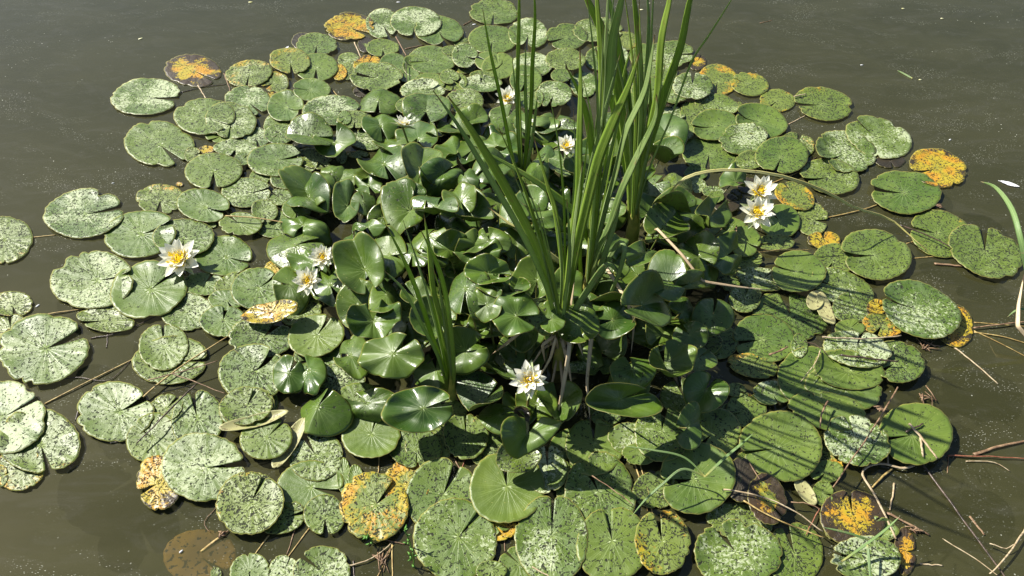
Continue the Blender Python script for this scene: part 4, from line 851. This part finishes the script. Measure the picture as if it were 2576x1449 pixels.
# ---------------------------------------------------------------- sticks, stems and litter
MK = {'o': M_GOLD, 'b': M_BROWN, 'k': M_DARK, 't': M_TAN, 'r': M_RED}
NM = {'o': ('floating_petiole', 'petiole', 'golden runner'), 'b': ('twig', 'twig', 'brown twig'), 'k': ('twig', 'twig', 'dark twig'), 't': ('reed_stalk', 'dead stalk', 'tan dead stalk'), 'r': ('twig', 'twig', 'reddish twig')}  # the golden floating lengths are loose lily petioles
STICKS = [
 ('o', 3.6, .002, [(113, 1016), (213, 966), (350, 896)], 'slanting over open water between the lower left pads'),
 ('o', 4.2, .012, [(360, 999), (400, 966), (467, 916), (573, 846)], 'lying across the olive pad at left'),
 ('o', 3.0, .002, [(77, 799), (140, 788), (207, 778)], 'left of the big leftmost pads'),
 ('o', 2.6, .001, [(85, 597), (140, 591)], 'by the left photo edge'),
 ('o', 3.2, .030, [(567, 543), (640, 549), (717, 560)], 'lying over two mottled pads, rear left'),
 ('k', 2.6, .002, [(227, 851), (310, 835), (403, 790)], 'under the large water lily pads'),
 ('k', 2.8, .001, [(275, 800), (268, 876)], 'standing in the left water gap'),
 ('k', 2.0, .001, [(117, 966), (193, 950), (277, 956), (350, 883)], 'crooked in the dark left water'),
 ('k', 4.0, .030, [(493, 966), (430, 1030), (343, 1116)], 'thick and straight over the lower left pads'),
 ('b', 2.8, .030, [(373, 956), (460, 935), (547, 908)], 'crossing the golden stem at left'),
 ('b', 2.6, .030, [(433, 940), (500, 965), (567, 991)], 'ending at the big pad left of the mound'),
 ('k', 4.0, .004, [(207, 996), (190, 1059)], 'short and upright beside a mottled lower left pad'),
 ('t', 3.5, .003, [(277, 1114), (327, 1104)], 'short, at the front of a mottled left pad'),
 ('o', 3.6, .001, [(677, 1346), (640, 1396)], 'just right of the drowned leaf'),
 ('o', 3.6, .001, [(780, 1326), (723, 1403)], 'in the dark gap at bottom centre left'),
 ('b', 2.8, .001, [(745, 1322), (722, 1397)], 'beside a golden stem at bottom centre left'),
 ('b', 2.4, .001, [(563, 185), (580, 230)], 'short, right of the black and orange pad'),
 ('k', 1.8, .001, [(455, 233), (510, 220), (570, 212)], 'thin, below the black and orange pad'),
 ('t', 3.0, .001, [(498, 215), (508, 232), (520, 252)], 'from the black and orange pad'),
 ('t', 3.0, .001, [(891, 107), (909, 147)], 'below the orange-topped rear pad'),
 ('b', 2.8, .001, [(996, 93), (1022, 140)], 'between the rear pads at left of centre'),
 ('b', 2.2, .002, [(1019, 123), (1066, 113)], 'short and level behind a smooth rear pad'),
 ('b', 2.2, .002, [(1166, 63), (1186, 52)], 'tiny, left of the rearmost pad'),
 ('o', 2.4, .002, [(820, 207), (850, 242)], 'between speckled rear left pads'),
 ('k', 2.0, .030, [(1021, 158), (1023, 205)], 'thin across a smooth rear pad'),
 ('t', 3.0, .012, [(1997, 243), (2027, 236)], 'between two yellowish pads at rear right'),
 ('t', 2.8, .001, [(1984, 313), (2027, 290)], 'below the rearmost right pad'),
 ('o', 3.0, .002, [(1937, 463), (2017, 430)], 'behind the two right lilies'),
 ('k', 3.0, .002, [(2030, 413), (2054, 395)], 'between the mottled right pads'),
 ('o', 2.6, .002, [(1814, 530), (1864, 528)], 'level, left of the two right lilies'),
 ('o', 2.8, .002, [(2079, 548), (2164, 530), (2220, 510)], 'from the smooth pad at upper right'),
 ('o', 4.0, .030, [(1910, 636), (1965, 630), (2040, 628)], 'level, below the two right lilies'),
 ('k', 3.4, .016, [(2264, 566), (2330, 592), (2390, 620)], 'lying over the olive pads at far right'),
 ('o', 2.6, .001, [(2274, 615), (2306, 605)], 'short, in the gap at right'),
 ('o', 2.6, .001, [(2297, 650), (2354, 645)], 'level, below the far right olive pads'),
 ('b', 5.5, .003, [(2350, 663), (2427, 670)], 'flat and broad below the far right pads'),
 ('t', 4.0, .030, [(2069, 848), (2167, 853), (2267, 845)], 'long and level across the right pads'),
 ('k', 5.0, .034, [(2115, 893), (2190, 903), (2260, 910)], 'thick, resting on two speckled right pads'),
 ('b', 3.8, .006, [(2450, 825), (2510, 818), (2590, 808)], 'pointing right from the orange right pad'),
 ('o', 2.2, .001, [(2450, 811), (2590, 822)], 'topmost of the fan at the right edge'),
 ('o', 2.8, .001, [(2450, 836), (2520, 848), (2590, 866)], 'middle of the fan at the right edge'),
 ('o', 2.2, .001, [(2450, 832), (2510, 862), (2590, 902)], 'lowest of the fan at the right edge'),
 ('t', 3.0, .001, [(2400, 873), (2457, 920), (2510, 966)], 'slanting down from the orange right pad'),
 ('k', 2.0, .036, [(2020, 860), (2050, 868), (2084, 893)], 'thin curved on the striped right pads'),
 ('t', 2.4, .036, [(2064, 880), (2050, 915), (2014, 960)], 'thin upright on the smooth right pad'),
 ('b', 3.0, .050, [(1853, 568), (1850, 595), (1842, 620)], 'hooked over a pad below the two lilies'),
 ('b', 5.5, .045, [(1935, 893), (1958, 885), (1982, 872)], 'broken and thick on the striped mottled pad'),
 ('b', 3.6, .038, [(2259, 975), (2217, 1046), (2150, 1146), (2094, 1226)], 'longest, crossing the lower right pads'),
 ('t', 4.6, .004, [(2232, 1100), (2234, 1166)], 'upright, left of the pad carrying sticks'),
 ('t', 6.0, .008, [(2300, 1170), (2270, 1179), (2225, 1168), (2184, 1173), (2169, 1193), (2197, 1243), (2227, 1299), (2254, 1356)], 'bent in a hook at lower right'),
 ('o', 5.0, .003, [(2244, 1179), (2220, 1200), (2194, 1226)], 'inside the hooked stalk'),
 ('b', 5.5, .003, [(2230, 1289), (2285, 1318), (2337, 1346)], 'right of the black-edged pad'),
 ('t', 6.0, .030, [(2287, 1066), (2320, 1105), (2357, 1153)], 'longer of two on the olive round pad'),
 ('t', 5.0, .028, [(2316, 1100), (2322, 1149)], 'shorter of two on the olive round pad'),
 ('k', 4.5, .026, [(2280, 1086), (2322, 1066)], 'short, under the pale sticks on the round pad'),
 ('r', 3.0, .004, [(2384, 1146), (2494, 1150), (2590, 1154)], 'level at the right edge of the photo'),
 ('b', 6.0, .003, [(2450, 1143), (2520, 1122), (2590, 1107)], 'broad, rising to the right photo edge'),
 ('t', 2.2, .002, [(2430, 1161), (2500, 1164), (2540, 1186)], 'thin curved at the right, under a red twig'),
 ('b', 2.0, .001, [(2386, 1150), (2383, 1190)], 'tiny, hanging from the red twig'),
 ('k', 4.6, .003, [(2317, 1166), (2370, 1236), (2427, 1316), (2494, 1406), (2540, 1470)], 'long and wet, running to the lower right corner'),
 ('b', 5.0, .002, [(2440, 1299), (2477, 1346)], 'flat bark-like, right of the long wet twig'),
 ('t', 2.4, -.001, [(2370, 1356), (2450, 1406), (2527, 1460)], 'thin, sunk at the lower right corner'),
 ('t', 3.8, .012, [(2590, 1313), (2570, 1345), (2544, 1383), (2517, 1416), (2490, 1445)], 'pale curled at the lower right corner'),
 ('t', 2.2, .012, [(2490, 1366), (2527, 1381), (2550, 1370), (2570, 1358)], 'thin pale looped at the lower right corner'),
 ('t', 3.6, .001, [(2314, 1418), (2372, 1423)], 'short and level near the bottom right'),
 ('t', 4.0, .002, [(2250, 1216), (2239, 1283)], 'upright, right of the hooked stalk'),
 ('t', 3.6, .032, [(1820, 1231), (1910, 1249), (1990, 1283), (2070, 1336)], 'long, over the rotten brown pad'),
 ('o', 3.8, .028, [(1870, 1259), (1950, 1306), (2074, 1353)], 'long, under a tan stalk at lower right'),
 ('b', 2.8, .020, [(1990, 1263), (2030, 1268), (2064, 1281)], 'left of the black-edged pad'),
 ('b', 3.2, .022, [(1884, 1163), (1905, 1200), (1940, 1253)], 'curved on the rotten brown pad'),
 ('r', 2.8, .008, [(2062, 1280), (2045, 1310), (2027, 1346)], 'short, touching the black-edged pad'),
 ('b', 4.0, .038, [(2082, 1009), (2066, 1045), (2064, 1076)], 'short upright on the speckled lower right pads'),
 ('b', 2.6, .040, [(1489, 1196), (1545, 1235), (1594, 1271)], 'thin, across a large front pad'),
 ('o', 3.8, .001, [(1596, 1163), (1615, 1225), (1629, 1286)], 'left one in the dark front gap'),
 ('o', 3.0, .001, [(1609, 1166), (1628, 1230), (1642, 1295)], 'right one in the dark front gap'),
 ('o', 3.4, .002, [(954, 1143), (952, 1190)], 'above the half-yellow front pad'),
 ('t', 3.6, .045, [(1339, 1426), (1385, 1452)], 'short, on a pad at the bottom edge'),
 ('b', 2.6, .001, [(1269, 1355), (1270, 1388)], 'short, below the small yellow front pad'),
 ('o', 3.6, .001, [(986, 1366), (988, 1460)], 'upright at bottom centre left'),
 ('o', 3.6, .001, [(989, 1372), (945, 1460)], 'leaning at bottom centre left'),
 ('b', 2.8, .002, [(965, 1357), (1026, 1370)], 'below the half-yellow front pad'),
 ('t', 3.4, .003, [(855, 1424), (905, 1418), (950, 1396), (985, 1366)], 'curved at bottom centre left'),
 ('k', 3.2, .001, [(889, 1410), (891, 1460)], 'upright at the bottom edge, left of centre'),
 ('b', 1.6, .001, [(545, 1276), (517, 1310), (520, 1330), (530, 1340)], 'hair-thin curl above the drowned leaf'),
 ('b', 3.0, .001, [(1142, 1155), (1165, 1195), (1170, 1210)], 'in the gap behind a large front pad'),
 ('r', 3.2, .001, [(1170, 1155), (1160, 1185)], 'short, behind a large front pad'),
 ('b', 1.6, .001, [(1912, 58), (1942, 51)], 'tiny, on open water at upper right'),
 ('k', 3.0, .035, [(1075, 915), (1092, 900)], 'short, behind the small left reeds'),
]
for i, (mk, wpx, z, px, where) in enumerate(STICKS):
    pts = [at(x, y, z) for (x, y) in px]
    for j in range(1, len(pts)-1): pts[j].z += .002
    L = sum((pts[j+1]-pts[j]).length for j in range(len(pts)-1))
    n = max(8, int(L/.012)); cp = catmull(pts, n)
    rs = random.Random(500+i); ph = rs.uniform(0, 9)
    for j, p in enumerate(cp):
        t = j/n; k = .0016 if mk != 'o' else .0006
        p.x += k*noise.noise(Vector((t*6, ph, 0))); p.y += k*1.5*noise.noise(Vector((ph, t*6, 3)))
    dist = (cp[n//2]-Vector((0, 0, CAM_H))).length; r = wpx/2/FPX*dist*1.05
    rf = (lambda t, r=r, ph=ph, mk=mk: r*(1.05-.35*t)*(1+(.16 if mk != 'o' else .05)*noise.noise(Vector((t*14, ph, 1)))))
    V, F = tube(cp, rf, 8, .55 if (mk in 'bt' and wpx >= 5) else .9, .10 if mk in 'bk' else .03)
    nm, ct, lb = NM[mk]
    o = mesh_obj(nm, V, F, MK[mk], loc=cp[0])
    tag(o, lb+' '+where, ct, {'o': 'golden petioles at the water surface'}.get(mk, 'twigs and dead stalks on the pond'))

# tufts of drowned fibre and rotting scraps
def scrap(x, y, rp, z, label, m=M_BROWN, seed=0):
    rs = random.Random(700+seed); V, F = [], []
    P = at(x, y, z)
    for k in range(9):
        a = rs.uniform(0, 6.28); L = rp/FPX*1.8*rs.uniform(.4, 1); q = P+Vector((rs.uniform(-.5, .5)*L, rs.uniform(-.5, .5)*L, rs.uniform(0, .004)))
        d = Vector((math.cos(a), math.sin(a), rs.uniform(-.1, .1)))*L*.6
        v, f = tube([q-d, q+Vector((0, 0, .002)), q+d], .0011*rs.uniform(.6, 1.8), 5, .5); b = len(V); V += v; F += [tuple(i+b for i in ff) for ff in f]
    o = mesh_obj('plant_debris', V, F, m, loc=P); tag(o, label, 'plant debris', 'brown scraps of rotted plants')
scrap(2330, 1005, 40, .006, 'brown matted scraps above the round olive pad', seed=1)
scrap(2330, 840+35, 40, .002, 'brown fibres in the water left of the orange right pad', seed=2)
scrap(2215, 1028, 22, .025, 'brown scrap at the end of a speckled pad, beside the longest twig', seed=3)
scrap(2300, 1330, 24, .003, 'brown scrap by the broken stalk at lower right', seed=4)
scrap(960, 1400, 45, .002, 'tangled brown fibres at bottom centre left', seed=5)
scrap(182, 1170, 16, .003, 'small brown scrap at the tip of the yellowish left pad', seed=6)
scrap(2362, 520, 18, .004, 'brown scrap beside the smooth far right pad', seed=7)
scrap(560, 1345, 16, .002, 'small brown fibres above the drowned leaf', seed=8)

# waterweed sprigs at the front
def weed(x, y, hgt, label, seed):
    rs = random.Random(seed); r = empty('waterweed', at(x, y)); tag(r, label, 'waterweed', 'small green waterweed shoots')
    b = at(x, y, -.02); top = b+Vector((rs.uniform(-.01, .01), .01, hgt+.02))
    V, F = tube(catmull([b, (b+top)/2+Vector((.004, 0, 0)), top], 8), .0013, 6); mesh_obj('stem', V, F, M_WEED, parent=r)
    for k in range(7):
        t = .35+.65*k/6; p = b.lerp(top, t); a = rs.uniform(0, 6.28); L = rs.uniform(.010, .018)
        d = Vector((math.cos(a), math.sin(a), rs.uniform(.1, .7))).normalized(); s = d.cross(Vector((0, 0, 1))).normalized()*L*.2; u = Vector((0, 0, .0008))
        V = [p, p+d*L*.5-s, p+d*L, p+d*L*.5+s, p+d*L*.5+u*2]; mesh_obj('leaf', V, [(0, 1, 4), (1, 2, 4), (2, 3, 4), (3, 0, 4), (0, 3, 2, 1)], M_WEED, parent=r)
weed(1036, 1395, .07, 'green waterweed shoot against the big front pad', 1); weed(1034, 1440, .05, 'green waterweed shoot at the bottom edge beside the big front pad', 2)
weed(938, 1382, .03, 'tiny green waterweed shoot below the half-yellow pad', 3)

# feathers and fallen flecks
def feather(x, y, size, ang, label):
    P = at(x, y, .003); r = empty('feather', P); tag(r, label, 'feather')
    d = Vector((math.cos(ang), math.sin(ang), 0)); s = Vector((-d.y, d.x, 0)); V, F = [], []; n = 16
    for i in range(n+1):
        t = i/n; wv = size*.17*math.sin(math.pi*(t*.9+.08))
        q = P+d*(size*(t-.5))
        jag = size*.03*random.random()
        V += [q-s*(wv+jag)+Vector((0, 0, .0015)), q+Vector((0, 0, .0005)), q+s*(wv*.8+jag)+Vector((0, 0, .002))]
    for i in range(n):
        F += [(3*i, 3*i+3, 3*i+4, 3*i+1), (3*i+1, 3*i+4, 3*i+5, 3*i+2)]
    mesh_obj('vane', V, F, M_FEATHER, parent=r)
    v, f = tube([P-d*size*.62, P+Vector((0, 0, .001)), P+d*size*.45], .0008, 5); mesh_obj('quill', v, f, M_FEATHER, parent=r)
feather(2540, 463, .055, R(-32), 'white feather floating at the right edge beside the bent grass blade')
feather(721, 121, .03, R(70), 'small white feather at the edge of a speckled rear left pad')
FL = [(353, 97, 9, 40, 'alone on open water at the upper left'), (630, 5, 9, 0, 'at the top edge, upper left'), (1614, 24, 8, 0, 'behind the reeds, lower of two'), (1632, 8, 8, 10, 'behind the reeds, upper of two'),
      (2272, 21, 6, 0, 'near the top edge at upper right'), (2370, 46, 6, 0, 'at upper right'), (2315, 200, 6, 0, 'right of the floating grass bit'), (94, 769, 8, 60, 'white, beside the leftmost pads'),
      (1002, 5, 8, 0, 'white, at the top edge'), (1193, 61, 8, 20, 'white, below the rearmost pad'), (284, 460, 5, 20, 'pale, on open water at left'), (455, 1387, 8, 50, 'pale, above the drowned leaf'), (2390, 351, 6, 30, 'pale, on open water at right'), (2168, 163, 6, 10, 'pale, on open water upper right of the pads')]  # white and pale entries are petals, the others small yellow leaves
for i, (x, y, s, a, wh) in enumerate(FL):
    P = at(x, y, .002); rw = s/2/FPX*(P-cam.location).length; d = Vector((math.cos(R(a)), math.sin(R(a)), 0)); q = Vector((-d.y, d.x, 0)); V = [P+Vector((0, 0, .001))]; n = 12
    for k in range(n):
        t = 2*math.pi*k/n; V.append(P+d*(rw*math.cos(t))*(1.1 if k else 1.3)+q*(rw*.5*math.sin(t)))
    for k in range(n): V.append(V[k+1]-Vector((0, 0, .0012)))
    F = [(0, k+1, (k+1) % n+1) for k in range(n)]+[(k+1, k+1+n, (k+1) % n+1+n, (k+1) % n+1) for k in range(n)]
    o = mesh_obj('fallen_fleck', V, F, M_FLECK if 'white' not in wh and 'pale' not in wh else M_FEATHER, loc=P); tag(o, ('small petal ' if 'white' in wh or 'pale' in wh else 'small yellow leaf ')+wh, 'petal', 'fallen petals on the water')
gb = blade(None, [(2257, 177), (2275, 186), (2295, 197)], 4, M_GRASS, 0, 999, ang=.1, zs=[.003, .003, .003], name='grass_sprig', label='green grass bit floating on open water at upper right'); gb['category'] = 'grass'
print('FLOAT', len(floats), 'RAISED', len(raised))
